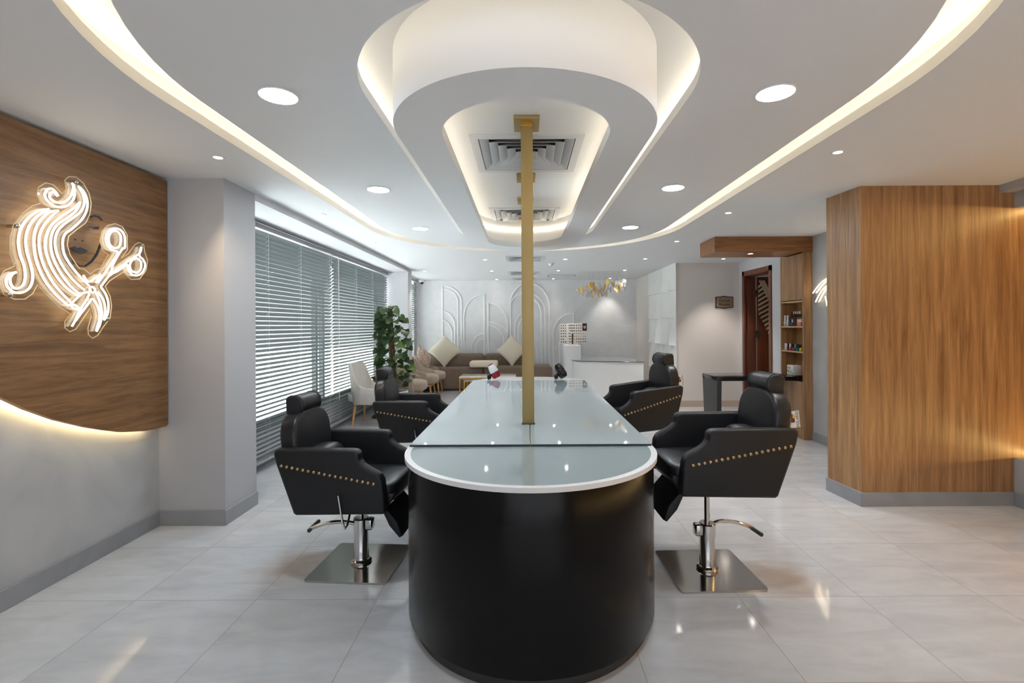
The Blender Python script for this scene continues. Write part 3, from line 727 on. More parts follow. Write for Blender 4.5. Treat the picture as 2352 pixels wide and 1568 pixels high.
# ------------------------------------------------------------------ styling table in the middle
t = thing('styling_station', 'long black double-sided styling table with rounded ends and glass top', 'table', (.028, 2.47, 0), R(-.33))
L0, L1, RX = 0, 2.88, .612
def st(d, n=40): return stadium(RX+d, L0, L1, 0, n, (RX+.018+d, .50+d))
m = MB().prism(st(-.012), .055, .772, 'z', .004, 2); m.obj('cabinet_body', MT['black_gloss'], t, ang=40)
m = MB().prism(st(-.04), 0, .056, 'z'); m.obj('plinth', MT['black_matt'], t, ang=40)
m = MB(); m.ring(st(.004), st(-.024), .792); m.wall(st(.004), .772, .792); m.ring(st(.004), st(-.024), .772); m.wall(st(-.024), .772, .792)
m.obj('top_rim', MT['white_lam'], t, ang=40)
hs = [p for p in st(-.0245)]
near = [p for p in hs if p[1] <= .001]; far = [p for p in hs if p[1] >= L1-.001]
MB().prism(near, .773, .7915, 'z').obj('glass_inlay', MT['inlay'], t, ang=40)
MB().prism(far, .773, .7905, 'z').obj('glass_inlay', MT['white_lam'], t, ang=40)
MB().box(-RX+.025, RX-.025, .001, L1-.001, .773, .788).obj('top_board', MT['white_lam'], t, smooth=False)
for a, b in ((-RX+.002, -.002), (.002, RX-.002)):
    g = MB().box(a, b, .002, L1+.002, .7925, .8025, .001).obj('glass_plate', MT['frosted'], t, smooth=False)
    MB().box(a, b, -.0005, .0018, .7928, .8022).obj('cut_edge', MT['glass_edge'], g, smooth=False)
# chrome corner strips where the rounded end meets the side drawers
for sx in (-1, 1):
    MB().box(sx*(RX-.014), sx*(RX-.004), .10, .125, .06, .765, .002).obj('gold_strip', MT['gold_bright'], t)
for sx in (-1, 1):
    for k in range(3):
        y = .2+k*.85
        dr = MB().box(sx*(RX-.014), sx*(RX-.003), y, y+.8, .5, .75, .003).obj('drawer', MT['black_gloss'], t)
        MB().box(sx*(RX-.003), sx*(RX+.005), y+.3, y+.5, .70, .712, .002).obj('pull', MT['chrome'], dr)

# mirrors in gold frames, edge-on to the camera, hung between table and ceiling
def mirror(y0, y1, label):
    g = thing('standing_mirror', label, 'mirror', (.022, (y0+y1)/2, .8025), 0, 'gold framed double mirrors')
    h = (y1-y0)/2; H = ZS-.8025
    for a, b in ((-h, -h+.03), (h-.03, h)):
        MB().box(-.036, .036, a, b, .003, H-.05, .002).obj('frame_post', MT['gold'], g)
        c = (a+b)/2 + (.045 if a < 0 else -.045)
        br = MB().box(-.078, .078, c-.105, c+.105, H-.022, H, .002).obj('ceiling_bracket', MT['gold'], g)
        MB().box(-.034, .034, (a+b)/2-.014, (a+b)/2+.014, H-.06, H-.02).obj('bracket_neck', MT['gold_bright'], br)
        MB().box(-.04, .04, (a+b)/2-.02, (a+b)/2+.02, 0, .006).obj('foot_plate', MT['glass_edge'], g)
    MB().box(-.034, .034, -h+.03, h-.03, H-.08, H-.05).obj('frame_rail', MT['gold'], g)
    MB().box(-.034, .034, -h+.03, h-.03, .012, .04).obj('frame_rail', MT['gold'], g)
    MB().box(-.008, .008, -h+.03, h-.03, .04, H-.08).obj('mirror_glass', MT['mirror'], g, smooth=False)
mirror(2.97, 4.20, 'nearer gold mirror frame rising from the front half of the glass table')
mirror(4.84, 6.05-.2, 'farther gold mirror frame standing behind the first one on the table')

# ------------------------------------------------------------------ black salon chairs, facing +x
def salon_chair(loc, rz, lift, label, tilt=0, card=False):
    t = thing('salon_chair', label, 'salon chair', (loc[0], loc[1], 0), rz, 'black leather salon chairs')
    T = M.Translation((0, 0, .40+lift)) @ M.Rotation(R(tilt), 4, 'Y') @ M.Translation((0, 0, -.40))
    LE = MT['leather']
    # undercarriage
    m = MB().box(-.232, .232, -.235, .235, .001, .012)
    bmesh.ops.bevel(m.bm, geom=[e for e in m.bm.edges if abs(e.verts[0].co.z-e.verts[1].co.z) > .005], offset=.02, segments=4, profile=.5, affect='EDGES')
    m.obj('base_plate', MT['steel'], t)
    MB().lathe([(.058, .012), (.060, .022), (.052, .032), (.044, .036), (.042, .04), (.042, .20), (.046, .202), (.046, .268), (.040, .275), (0, .275)], n=36).obj('pump_column', MT['chrome'], t)
    MB().box(.01, .075, -.028, .028, .205, .272, .012, 3).obj('pump_head', MT['chrome'], t)
    MB().lathe([(.015, .27), (.015, .40+lift)], n=20).obj('piston', MT['steel'], t)
    pd = MB().tube(smoothpath([(-.02, -.03, .248), (-.1, -.045, .262), (-.2, -.05, .25), (-.285, -.05, .218)], 6), [.011]*18+[.010], 10)
    pd.obj('foot_pedal', MT['chrome'], t)
    MB().tube([(-.283, -.07, .215), (-.287, .055, .222)], .0115, 12).obj('pedal_bar', MT['black_matt'], t)
    m = MB().box(-.14, .14, -.11, .11, .375+lift, .40+lift, .004); m.obj('under_frame', MT['black_matt'], t)
    # side panels
    s = smoothpath([(.045, .741), (.078, .738), (.098, .724), (.103, .702), (.107, .682), (.124, .660), (.155, .640), (.19, .622), (.216, .604), (.232, .574)], 4)
    prof = [(-.262, .392), (-.247, .383), (.232, .398), (.247, .41), (.24, .50)] + [(p.x, p.y) for p in [V((q[0], q[1])) for q in s]][::-1] + [(-.345, .741), (-.366, .732), (-.372, .712), (-.36, .66)]
    for sy in (-1, 1):
        y0, y1 = (.212, .28) if sy > 0 else (-.28, -.212)
        pn = MB().prism(prof, y0, y1, 'y', .016, 4).xf(T).obj('side_panel', LE, t, ang=50)
        yo = sy*.2745
        # welted seam along the rolled arm
        MB().tube([T @ V((p[0]-.012, yo, p[1]-.012)) for p in s], .0024, 5).obj('piping', LE, pn)
        for k in range(18):
            u = k/17; c = T @ V((-.325+.51*u, sy*.2800, .651-.09*u))
            nm = NAIL.copy() if False else None
            o = bpy.data.objects.new('nail_stud', NAIL); COL.objects.link(o); o.parent = t
            o.location = c; o.rotation_euler = (R(-90*sy), 0, 0)
    # seat
    def sf(p): return p+V((0, 0, .012*max(0, 1-(p.y/.2)**2)*(1 if p.z > 0 else 0)))
    MB().soft((.015, 0, .492), (.262, .213, .048), 7, 48, 24, sf).xf(T).obj('seat', MT['leather_soft'], t, ang=60)
    m = MB().prism([(-.25, .392), (.225, .40), (.272, .47), (.268, .485), (-.25, .485)], -.211, .211, 'y', .008); m.xf(T).obj('seat_box', LE, t, ang=40)
    m = MB().prism([(-.36, .70), (-.262, .392), (-.24, .392), (-.335, .70)], -.213, .213, 'y', .006); m.xf(T).obj('rear_panel', LE, t, ang=40)
    # back cushion with round top
    o = [(-.205, .50), (-.212, .66), (-.212, .76)]
    for k in range(1, 20):
        a = pi-pi*k/20; c_, s_ = cos(a), sin(a)
        o.append((.212*math.copysign(abs(c_)**.72, c_), .76+.165*abs(s_)**.8))
    o += [(.212, .76), (.212, .66), (.205, .50)]
    B_ = T @ M.Translation((-.29, 0, .5)) @ M.Rotation(R(-7), 4, 'Y') @ M.Translation((0, 0, -.5))
    m = MB().prism(o, -.055, .045, 'x', .024, 4).xf(B_)
    bk = m.obj('backrest', MT['leather_soft'], t, ang=50)
    MB().tube([B_ @ V((.031, y*.955, .5+(z-.5)*.965)) for y, z in o], .0032, 6).obj('piping', LE, bk)
    hp = [(-.052, -.045), (-.045, -.052), (.03, -.047), (.046, -.03), (.052, -.005), (.046, .022), (.03, .043), (.005, .054), (-.025, .055), (-.046, .046), (-.054, .03)]
    H_ = T @ M.Translation((-.342, 0, .95))
    hr = MB().prism(hp, -.112, .112, 'y', .01, 3).xf(H_).obj('headrest', MT['leather_soft'], t, ang=50)
    for sy in (-.101, .101):
        MB().tube([H_ @ V((a*1.02, sy, b*1.02)) for a, b in hp], .0025, 5, closed=True).obj('piping', LE, hr)
    MB().box(-.012, .012, -.03, .03, .87, .93).xf(T @ M.Translation((-.352, 0, 0))).obj('headrest_bracket', MT['steel'], t)
    MB().soft((-.235, 0, .60), (.085, .205, .10), 2.8, 40, 20).xf(T).obj('lumbar_cushion', MT['leather_soft'], t, ang=60)
    # footrest hanging at the front
    m = MB().prism([(.185, .375), (.21, .385), (.275, .31), (.30, .235), (.282, .225), (.225, .29)], -.16, .16, 'y', .008, 3); m.xf(T).obj('footrest', LE, t, ang=40)
    MB().tube([T @ V((.215, -.186, .402)), T @ V((.262, -.186, .45))], .005, 8).obj('footrest_bar', MT['chrome'], t)
    # reclining lever on the chair's right side
    lv = [(.02, -.20, .372), (.035, -.27, .335), (.033, -.292, .325), (.022, -.297, .36), (.0, -.30, .505)]
    MB().tube([T @ V(p) for p in lv], [.006, .006, .0065, .0062, .005], 10).obj('recline_lever', MT['chrome'], t)
    if card:
        c = MB().box(-.035, .035, -.0006, .0006, -.045, .045).obj('hang_tag', MT['card'], t, smooth=False)
        c.location = T @ V((-.403, .17, .768)); c.rotation_euler = (0, R(-6), R(180))
        text_obj('POLAND', .022, mat('tag_ink', srgb(70, 70, 76), .6), 'tag_lettering', c, M.Translation((.024, -.0012, 0)) @ M.Rotation(R(90), 4, 'X') @ M.Rotation(R(90), 4, 'Z'), .0002)
        for (a, b, q, col) in ((-.012, .02, .011, (40, 40, 60)), (.006, .016, .010, (226, 190, 70)), (-.004, -.004, .012, (110, 40, 60)), (-.02, -.004, .010, (90, 110, 190))):
            MB().box(a-q, a+q, -.0012, -.0006, b-q, b+q).obj('tag_emblem', mat('tag_print', srgb(*col), .6), c, smooth=False)
    return t
NAIL = MB().lathe([(.0088, 0), (.0082, .002), (.0055, .0045), (0, .0055)], n=14).obj('nail_stud', MT['brass'])
_n = NAIL; NAIL = NAIL.data; bpy.data.objects.remove(_n)
for p in NAIL.polygons: p.use_smooth = True
salon_chair((-.972, 2.90), R(-4), 0, 'black leather salon chair left of the table, nearest the camera')
salon_chair((-.915, 4.42), R(-2), .025, 'black leather salon chair left of the table, beside the climbing plant')
salon_chair((1.035, 2.79), R(182), .12, 'raised black leather salon chair right of the table, nearest the camera', card=True)
salon_chair((.985, 4.42), R(191), .105, 'tilted black leather salon chair right of the table, before the white relief tiles', tilt=6, card=True)

# ------------------------------------------------------------------ hair dryers at the far end of the table
def dryer(x, y, shell, tipm, label, lean, k=1.0):
    t = thing('hair_dryer', label, 'hair dryer', (x, y, .798), R(0))
    rot = M.Translation((0, 0, .034)) @ M.Rotation(R(lean), 4, 'Y')
    MB().lathe([(.048, .055), (.05, .07), (.046, .11), (.036, .142), (.03, .146)], n=28).xf(rot).obj('barrel', shell, t)
    MB().lathe([(.031, .143), (.028, .156), (.012, .16), (0, .16)], n=24).xf(rot).obj('rear_cap', tipm, t)
    MB().lathe([(.040, -.01), (.052, .02), (.049, .058), (.03, .058), (.028, -.005)], n=24).xf(rot).obj('nozzle', tipm, t)
    return t
d1 = dryer(-.31, 5.5, MT['white_pl'], MT['red'], 'white and red hair dryer lying at the far left end of the table', -28)
d2 = dryer(.44, 5.5, MT['black_pl'], MT['black_pl'], 'black hair dryer lying at the far right end of the table', -30)
for d_ in (d1, d2):
    MB().tube(smoothpath([(-.045, 0, .085), (-.07, -.005, .055), (-.085, -.01, .02), (-.1, -.01, .008)], 5), .016, 10).obj('handle', MT['black_pl'], d_)
    pts = [(-.085+.02*cos(a), -.02+.012*sin(a), .012+.003*a/6.28*2.2) for a in [i*.6 for i in range(60)]]
    MB().tube(pts, .0035, 6).obj('coiled_cord', MT['black_pl'], d_)

# ------------------------------------------------------------------ sofa and lounge
t = thing('sofa', 'long brown modular fabric sofa against the arched back wall', 'sofa', (-.9, 11.0, 0))
SF = MT['sofa']
def rb(x0, x1, y0, y1, z0, z1, r): return MB().box(x0, x1, y0, y1, z0, z1, r, 5)
rb(-1.36, -.005, -.36, .32, .02, .50, .05).obj('seat_module', SF, t)
rb(.0, 1.50, -.36, .32, .02, .52, .06).obj('seat_module', SF, t)
rb(-1.42, -.01, -.02, .32, .44, .775, .07).obj('back_module', SF, t)
rb(.0, 1.02, -.02, .32, .46, .775, .07).obj('back_module', SF, t)
rb(-1.30, 1.46, -.30, .28, 0, .03, .002).obj('plinth', MT['dark'], t)
def cushion(name, label, cat, c, half, thick, m, rot, e=1.0, group=None):
    """square scatter cushion: pinched corners"""
    n = 18; mb = MB(); gr = {}
    for side in (1, -1):
        for j in range(n+1):
            for i in range(n+1):
                u, v = 2*i/n-1, 2*j/n-1
                q = (1-abs(u)**2.4)*(1-abs(v)**2.4)
                w = 1-.07*(1-(abs(u))**2)*(abs(v))**3; w2 = 1-.07*(1-abs(v)**2)*abs(u)**3
                gr[side, i, j] = mb.bm.verts.new((u*half*w2, side*thick*q**.55, v*half*w))
    for side in (1, -1):
        for j in range(n):
            for i in range(n):
                f = [gr[side, i, j], gr[side, i+1, j], gr[side, i+1, j+1], gr[side, i, j+1]]
                mb.bm.faces.new(f if side < 0 else f[::-1])
    bmesh.ops.remove_doubles(mb.bm, verts=list(mb.bm.verts), dist=.0004)
    o = mb.obj(name, m, ang=70); o.location = c; o.rotation_euler = rot
    return tag(o, label, cat, group)
cushion('cushion', 'cream cushion standing on its corner at the left end of the sofa', 'cushion', (-1.765, 10.84, .855), .262, .085, MT['cream'], (R(-14), R(45), 0), group='cream cushions on the sofa')
cushion('cushion', 'cream cushion standing on its corner on the sofa beside the gold post', 'cushion', (-.28, 10.84, .855), .25, .085, MT['cream'], (R(-14), R(45), 0), group='cream cushions on the sofa')
t = rb(-.305, .305, -.2, .2, 0, .14, .05).obj('cushion', MT['cream']); t.location = (-.885, 10.74, .503)
tag(t, 'flat cream bolster cushion lying on the middle of the sofa seat', 'cushion', 'cream cushions on the sofa')

def gold_table(name, label, loc, w, d_, h, top):
    t = thing(name, label, 'table', loc, 0, 'nesting gold coffee tables')
    MB().box(-w/2, w/2, -d_/2, d_/2, h-.022, h, .004).obj('table_top', top, t)
    for sx in (-1, 1):
        for sy in (-1, 1):
            x, y = sx*(w/2-.02), sy*(d_/2-.02)
            MB().box(x-.012, x+.012, y-.012, y+.012, 0, h-.022, .002).obj('leg', MT['gold_bright'], t)
    for sx in (-1, 1): MB().box(sx*(w/2-.02)-.01, sx*(w/2-.02)+.01, -d_/2+.02, d_/2-.02, h-.045, h-.024).obj('rail', MT['gold_bright'], t)
    for sy in (-1, 1): MB().box(-w/2+.02, w/2-.02, sy*(d_/2-.02)-.01, sy*(d_/2-.02)+.01, h-.045, h-.024).obj('rail', MT['gold_bright'], t)
gold_table('coffee_table', 'gold coffee table with white marble top before the sofa', (-.74, 10.08, 0), 1.14, .68, .385, MT['marble'])
gold_table('nesting_table', 'smaller gold nesting table tucked under the marble coffee table', (-.74, 10.02, 0), .96, .52, .33, MT['marble'])

def shell(m, hw, d0, zb, hfun, th=.05, n=44, e=2.6, flare=0):
    """tub-chair shell open to +x: from the front of one arm round the back to the other"""
    rows = []
    for i in range(n+1):
        s_ = -1+2*i/n
        a = s_*pi/2*1.0
        if abs(s_) > .62:                   # straight arms
            k = (abs(s_)-.62)/.38; x = -.02+k*(d0); y = math.copysign(hw, s_); nx, ny = 0, math.copysign(1, s_)
        else:
            b = s_/.62*pi/2; c_, q = cos(b), sin(b)
            x = -.02-hw*.82*abs(c_)**(2/e); y = hw*math.copysign(abs(q)**(2/e), q); nx, ny = -c_, q
            l = math.hypot(nx, ny); nx /= l; ny /= l
        h = hfun(abs(s_)); f = flare*(h-zb)
        rows.append([m.bm.verts.new(p) for p in ((x+nx*0, y, zb), (x+nx*f, y+ny*f, h-.015), (x+nx*(f-.012), y+ny*(f-.012), h), (x-nx*(th-f-.012), y-ny*(th-f-.012), h), (x-nx*(th-f), y-ny*(th-f), h-.015), (x-nx*th, y-ny*th, zb))])
    for r0, r1 in zip(rows, rows[1:]):
        for k in range(6): m.bm.faces.new([r0[k], r1[k], r1[(k+1) % 6], r0[(k+1) % 6]])
    m.bm.faces.new(rows[0]); m.bm.faces.new(rows[-1][::-1])
    bmesh.ops.recalc_face_normals(m.bm, faces=list(m.bm.faces)); return m
def ss(a, b, x):
    t_ = min(1, max(0, (x-a)/(b-a))); return t_*t_*(3-2*t_)
# pale grey dining chair by the window
t = thing('dining_chair', 'pale grey upholstered chair with oak legs by the window blinds', 'chair', (-2.215, 7.06, 0), R(-4))
shell(MB(), .245, .17, .315, lambda s_: .88-.335*ss(.30, .66, s_)-.012*ss(.7, 1, s_), .045, 56, 3.2, .10).obj('shell', MT['greyfab'], t, ang=50)
m = MB().soft((-.03, 0, .40), (.26, .21, .07), 5); m.obj('seat', MT['greyfab'], t, ang=60)
MB().box(-.16, .17, -.18, .18, .30, .33, .004).obj('seat_frame', MT['ash'], t)
for sx in (-1, 1):
    for sy in (-1, 1):
        MB().tube([(sx*.16, sy*.17, .31), (sx*.20 if sx > 0 else -.19, sy*.20, 0)], [.021, .013], 10).obj('leg', MT['ash'], t)
# tub armchairs in a row
def armchair(loc, label):
    t = thing('armchair', label, 'armchair', loc, 0, 'taupe tub armchairs along the left wall')
    shell(MB(), .285, .20, .27, lambda s_: .80-.26*ss(.28, .72, s_)-.04*ss(.8, 1, s_), .06, 56, 2.6, .08).obj('shell', MT['taupe'], t, ang=50)
    MB().soft((.06, 0, .365), (.30, .245, .105), 3.6).obj('seat', MT['taupe'], t, ang=60)
    MB().box(-.2, .26, -.2, .2, .235, .27, .006).obj('apron', MT['ash'], t)
    for sx in (-1, 1):
        for sy in (-1, 1): MB().tube([(sx*.2+.03, sy*.18, .25), (sx*.235+.03, sy*.21, 0)], [.02, .014], 10).obj('leg', MT['ash'], t)
armchair((-2.08, 8.62, 0), 'taupe tub armchair behind the climbing plant, nearest of the row')
armchair((-2.06, 9.66, 0), 'taupe tub armchair in the middle of the row by the far window')
armchair((-2.03, 10.31, 0), 'taupe tub armchair next to the sofa with a patterned cushion on it')
cushion('cushion', 'patterned beige cushion leaning in the armchair next to the sofa', 'cushion', (-2.12, 10.29, .72), .23, .07, MT['pattern'], (R(-18), R(38), R(58)))

t = thing('pedestal_urn', 'gold and green marble pedestal urn between the grey chair and plant', 'urn', (-2.24, 7.56, 0))
MB().lathe([(.115, 0), (.118, .02), (.10, .04), (.06, .06), (.045, .09), (.05, .18), (.062, .26), (.05, .30), (.045, .33), (.06, .36), (0, .36)], n=32).obj('foot', MT['old_gold'], t)
MB().lathe([(.055, .36), (.075, .42), (.07, .50), (.062, .55), (.075, .585), (0, .585)], n=32).obj('body', MT['green_marble'], t)
MB().lathe([(.075, .58), (.12, .605), (.128, .62), (.124, .632), (.10, .63), (.05, .6), (0, .595)], n=32).obj('rim', MT['old_gold'], t)

# climbing plant on a coir pole
t = thing('potted_pothos', 'tall pothos climbing a coir pole before the window pillar', 'plant', (-2.17, 8.04, 0))
MB().lathe([(.17, 0), (.2, .02), (.25, .30), (.255, .34), (.245, .35), (.23, .345), (.225, .32), (0, .32)], n=36).obj('planter', MT['pot'], t)
m = MB(); m.lathe([(.225, .318), (.1, .33), (0, .335)], n=24); m.obj('soil', mat('potting_soil', srgb(60, 44, 34), .95, bump=(40, .6)), t)
pole = [(.02*sin(z*2.2)-.02*z, 0, z) for z in [.3+i*.08 for i in range(18)]]
MB().tube(pole, [.055-.008*i/18 for i in range(18)], 12).obj('coir_pole', MT['moss'], t)
rnd = random.Random(11)
LV = {0: MB(), 1: MB()}; ST = MB()
def leaf_at(mb, p, d, up, L):
    d = d.normalized(); s_ = d.cross(up)
    if s_.length < .01: s_ = d.orthogonal()
    s_.normalize(); nrm = s_.cross(d).normalized()
    prof = [(0, .0), (-.08, .20), (-.05, .38), (.12, .50), (.32, .47), (.55, .36), (.78, .19), (1.0, 0)]
    mid = []; le = []; ri = []
    for u, w in prof:
        droop = -.22*max(u, 0)**2*L
        mid.append(mb.bm.verts.new(p+d*max(u, 0)*L*.999+nrm*(droop)))
        for sgn, lst in ((1, le), (-1, ri)):
            lst.append(mb.bm.verts.new(p+d*u*L+s_*sgn*w*L+nrm*(droop+.09*L*(w*2)**1.5)))
    for i in range(len(prof)-1):
        mb.bm.faces.new([mid[i], mid[i+1], le[i+1], le[i]]); mb.bm.faces.new([mid[i], ri[i], ri[i+1], mid[i+1]])
def add_leaf(z, ang, reach, L, light=0, dz=0.0):
    base = V((.02*sin(z*2.2)-.02*z, 0, z)); dr = V((cos(ang), sin(ang), 0))
    tip = base+dr*reach+V((0, 0, dz+.05))
    tip.x = max(tip.x, -.17)
    ST.tube(smoothpath([base+dr*.04, base+dr*reach*.55+V((0, 0, dz+.07)), tip], 4), .0035, 5)
    d_ = (dr*rnd.uniform(.35, .9)+V((rnd.uniform(-.3, .3), -.55 if sin(ang) < .5 else .1, rnd.uniform(-.95, -.2))))
    leaf_at(LV[light], tip, d_, V((0, -.75, .55))+V((rnd.uniform(-.3, .3), rnd.uniform(-.3, .2), 0)), L)
for i in range(140):
    z = .42+1.24*(i/140)+rnd.uniform(-.03, .03)
    ang = rnd.uniform(pi*.85, pi*2.15) if rnd.random() < .8 else rnd.uniform(0, pi)
    spread = .12+.16*(1-abs((z-.85)/.9)**1.3 if z < 1.7 else .2)
    add_leaf(z, ang, max(.07, spread*rnd.uniform(.45, 1.15)), rnd.uniform(.085, .145)*(1.0 if z > .7 else .72), 1 if rnd.random() < .16 else 0, rnd.uniform(-.03, .05))
for z, ang, rch, L in ((1.12, pi, .42, .11), (1.25, pi*.98, .3, .14), (1.38, pi*1.05, .24, .16), (1.15, -.15, .30, .17), (1.3, -.2, .26, .16), (1.45, -.1, .24, .13), (1.62, -.4, .1, .15), (1.64, pi*1.3, .1, .15),
                      (1.66, -1.2, .06, .14), (.55, -.2, .36, .06), (.48, -.3, .3, .09), (1.18, -pi/2, .17, .21), (.98, -pi/2-.4, .2, .2), (1.5, -pi/2+.3, .12, .16)):
    add_leaf(z, ang, rch, L)
ST.obj('stems', MT['stem'], t); LV[0].obj('foliage', MT['leaf'], t, ang=70); LV[1].obj('variegated_foliage', MT['leaf_light'], t, ang=70)

# ------------------------------------------------------------------ reception
t = thing('reception_counter', 'white curved reception counter with a glass top and raised end', 'counter', (1.5, 9.3, 0))
front = [(.9, 9.25), (.93, 9.08), (1.02, 8.97), (1.2, 8.88), (1.52, 8.78), (1.8, 8.70), (2.1, 8.635), (2.1, 10.05), (.9, 10.05)]
loc_ = lambda pts, d=0: [(x-1.5, y-9.3) for x, y in pts]
MB().prism(loc_(front), 0, .742, 'z').obj('body', MT['white_gloss'], t, ang=30)
gp = [(.885, 9.25), (.915, 9.07), (1.01, 8.955), (1.2, 8.862), (1.52, 8.762), (1.8, 8.682), (2.115, 8.615), (2.115, 10.1), (.885, 10.1)]
MB().prism(loc_(gp), .744, .754, 'z').obj('glass_top', MT['frosted'], t, ang=30)
gp2 = [(x, y-.001) for x, y in gp[:7]]
MB().tube([(x-1.5, y-9.3-.001, .749) for x, y in gp[:7]], .0052, 6).obj('glass_edge', MT['glass_edge'], t)
MB().box(-.735, -.43, -.05, 1.1, 0, 1.03, .012, 3).obj('raised_end', MT['white_gloss'], t)
MB().box(-.43, .06, 1.05, 1.085, .754, 1.036, .003).obj('back_screen', MT['white_lam'], t)

# hair colour chart standing on the raised end
t = thing('colour_chart', 'open hair colour chart with rows of swatches on the reception counter', 'colour chart', (.98, 9.72, 1.031))
def swatch(par, x, z, col, k=1.0):
    c = tuple(col)
    if c not in SWM: SWM[c] = mat('hair_swatch', srgb(*c), .55)
    key = (c, k)
    if key not in SWD:
        m = MB(); m.prism([(0, .013*k), (.010*k, .002*k), (.0125*k, -.006*k), (.007*k, -.0115*k), (-.007*k, -.0115*k), (-.0125*k, -.006*k), (-.010*k, .002*k)], -.004, 0, 'y')
        o = m.obj('hair_swatch', SWM[c], par); SWD[key] = o.data
    else:
        o = bpy.data.objects.new('hair_swatch', SWD[key]); COL.objects.link(o); o.parent = par
    o.location = (x, -.006, z)
SWM, SWD = {}, {}
MB().box(-.27, -.135, -.006, .006, .012, .40, .002).obj('left_page', MT['card'], t)
MB().box(-.135, -.105, -.012, .006, .0, .41, .003).obj('spine', MT['card'], t)
MB().box(-.105, .262, -.006, .006, .0, .41, .002).obj('right_page', MT['card'], t)
zz = [.375-.0545*i for i in range(7)]
dk = [[(24, 14, 12)]*3, [(40, 24, 18), (74, 48, 24), (120, 86, 50)], [(16, 12, 11)]*3, [(34, 14, 12), (62, 34, 22), (70, 42, 20)], [(26, 14, 12), (54, 30, 16), (74, 44, 22)], [(18, 14, 12)]*2, [(14, 10, 10)]*3]
for r_, rw in enumerate(dk):
    for c_, col in enumerate(rw): swatch(t, -.245+.042*c_, zz[r_], col)
rt = [[(22, 12, 12), (36, 18, 22), (48, 20, 14), (66, 30, 20)], [(18, 10, 10), (22, 14, 14), (40, 18, 12), (44, 20, 14)], [(16, 8, 8), (24, 16, 14), (38, 20, 12), (46, 26, 16)],
      [(150, 118, 84), (136, 112, 90), (158, 134, 114), (162, 138, 112), (160, 132, 92), (190, 172, 150)], [(130, 112, 90), (162, 130, 100), (186, 164, 128), (196, 176, 146), (150, 156, 162), (124, 116, 122)],
      [(190, 140, 20), (96, 26, 22), (16, 16, 16), (18, 18, 18), (14, 14, 14), (196, 40, 36)], [(126, 74, 56), (110, 104, 104), (112, 96, 100), (96, 92, 96), (26, 20, 16)]]
for r_, rw in enumerate(rt):
    for c_, col in enumerate(rw): swatch(t, .012+.0435*(c_+(1 if r_ == 6 else 0)), zz[r_], col)
for r_, (n_, off, col) in enumerate([(5, 0, (70, 26, 26)), (5, 0, (88, 30, 34)), (4, .022, (58, 26, 32)), (2, 0, (44, 38, 46)), (3, 0, (40, 34, 24)), (3, 0, (84, 60, 40)), (4, 0, (74, 50, 34))]):
    for c_ in range(n_): swatch(t, -.09+off+.0185*c_, zz[r_], col, .8)
MB().box(-.038, -.008, -.0095, -.006, .004, .215).obj('dark_strip', mat('dark_brown_card', srgb(66, 46, 40), .5), t, smooth=False)
ph = MB().box(.172, .262, -.0095, -.0062, .262, .41).obj('portrait_photo', mat('dark_portrait_print', srgb(40, 32, 32), .4), t, smooth=False)
MB().prism([(.19, .36), (.196, .325), (.215, .298), (.238, .32), (.247, .352), (.236, .362), (.214, .358)], -.0102, -.0095, 'y').obj('printed_face', mat('printed_skin', srgb(205, 160, 140), .5), ph, smooth=False)

# ------------------------------------------------------------------ nail station on the right
t = thing('nail_station', 'walnut nail station with tall shelf column and overhead canopy', 'shelving unit', (3.375, 6.18, 0))
WV, WX = MT['woodV'], MT['woodX']
MB().box(0, .105, -.27, -.235, 0, 2.272, .002).obj('front_panel', WV, t, smooth=False)
MB().box(0, .312, .245, .27, 0, 2.272, .002).obj('rear_panel', WV, t, smooth=False)
MB().box(.2, .21, -.235, .245, .75, 1.70).obj('niche_back', WV, t, smooth=False)
MB().box(.0, .02, -.235, .245, .0, .695, .001).obj('lower_panel', WV, t, smooth=False)
MB().box(.0, .02, -.235, .245, 1.70, 2.262, .001).obj('upper_door', WV, t, smooth=False)
MB().box(.11, .2, -.235, -.225, .75, 1.7).obj('niche_side', MT['alu'], t, smooth=False)
for z in (1.69, 1.375, 1.065):
    MB().box(.001, .2, -.235, .245, z-.018, z, .001).obj('shelf', MT['edge'], t, smooth=False)
m = MB().box(-1.075, .106, -.28, .21, 2.275, ZC-.002, .002); m.obj('canopy', WX, t, smooth=False)
MB().box(.02, .025, -.23, .24, .695, .70).obj('shadow_gap', MT['dark'], t, smooth=False)
spot(2.80, 6.05, 2.275, 'small spotlight sunk in the underside of the walnut canopy', 4)
t = thing('wall_socket', 'white socket plate low on the walnut nail station', 'socket', (3.374, 6.34, .31))
MB().box(-.008, 0, -.06, .06, -.038, .038, .004).obj('plate', MT['white_pl'], t)
MB().box(-.0095, -.008, -.04, .04, -.025, .025, .001).obj('socket_insert', MT['card'], t)

t = thing('nail_table', 'black gloss manicure table with one tapered side leg', 'table', (2.9, 6.3, 0))
MB().box(-.515, .475, -.23, .27, .70, .752, .002).obj('table_top', MT['black_pl'], t)
m = MB(); lo = [(-.02, -.16), (.03, -.16), (.03, .2), (-.02, .2)]
pl = [(-.23, .70), (.27, .70), (.20, .0), (-.20, .0)]
m.prism(pl, -.512, -.455, 'x', .002); m.obj('side_leg', MT['black_matt'], t, smooth=False)

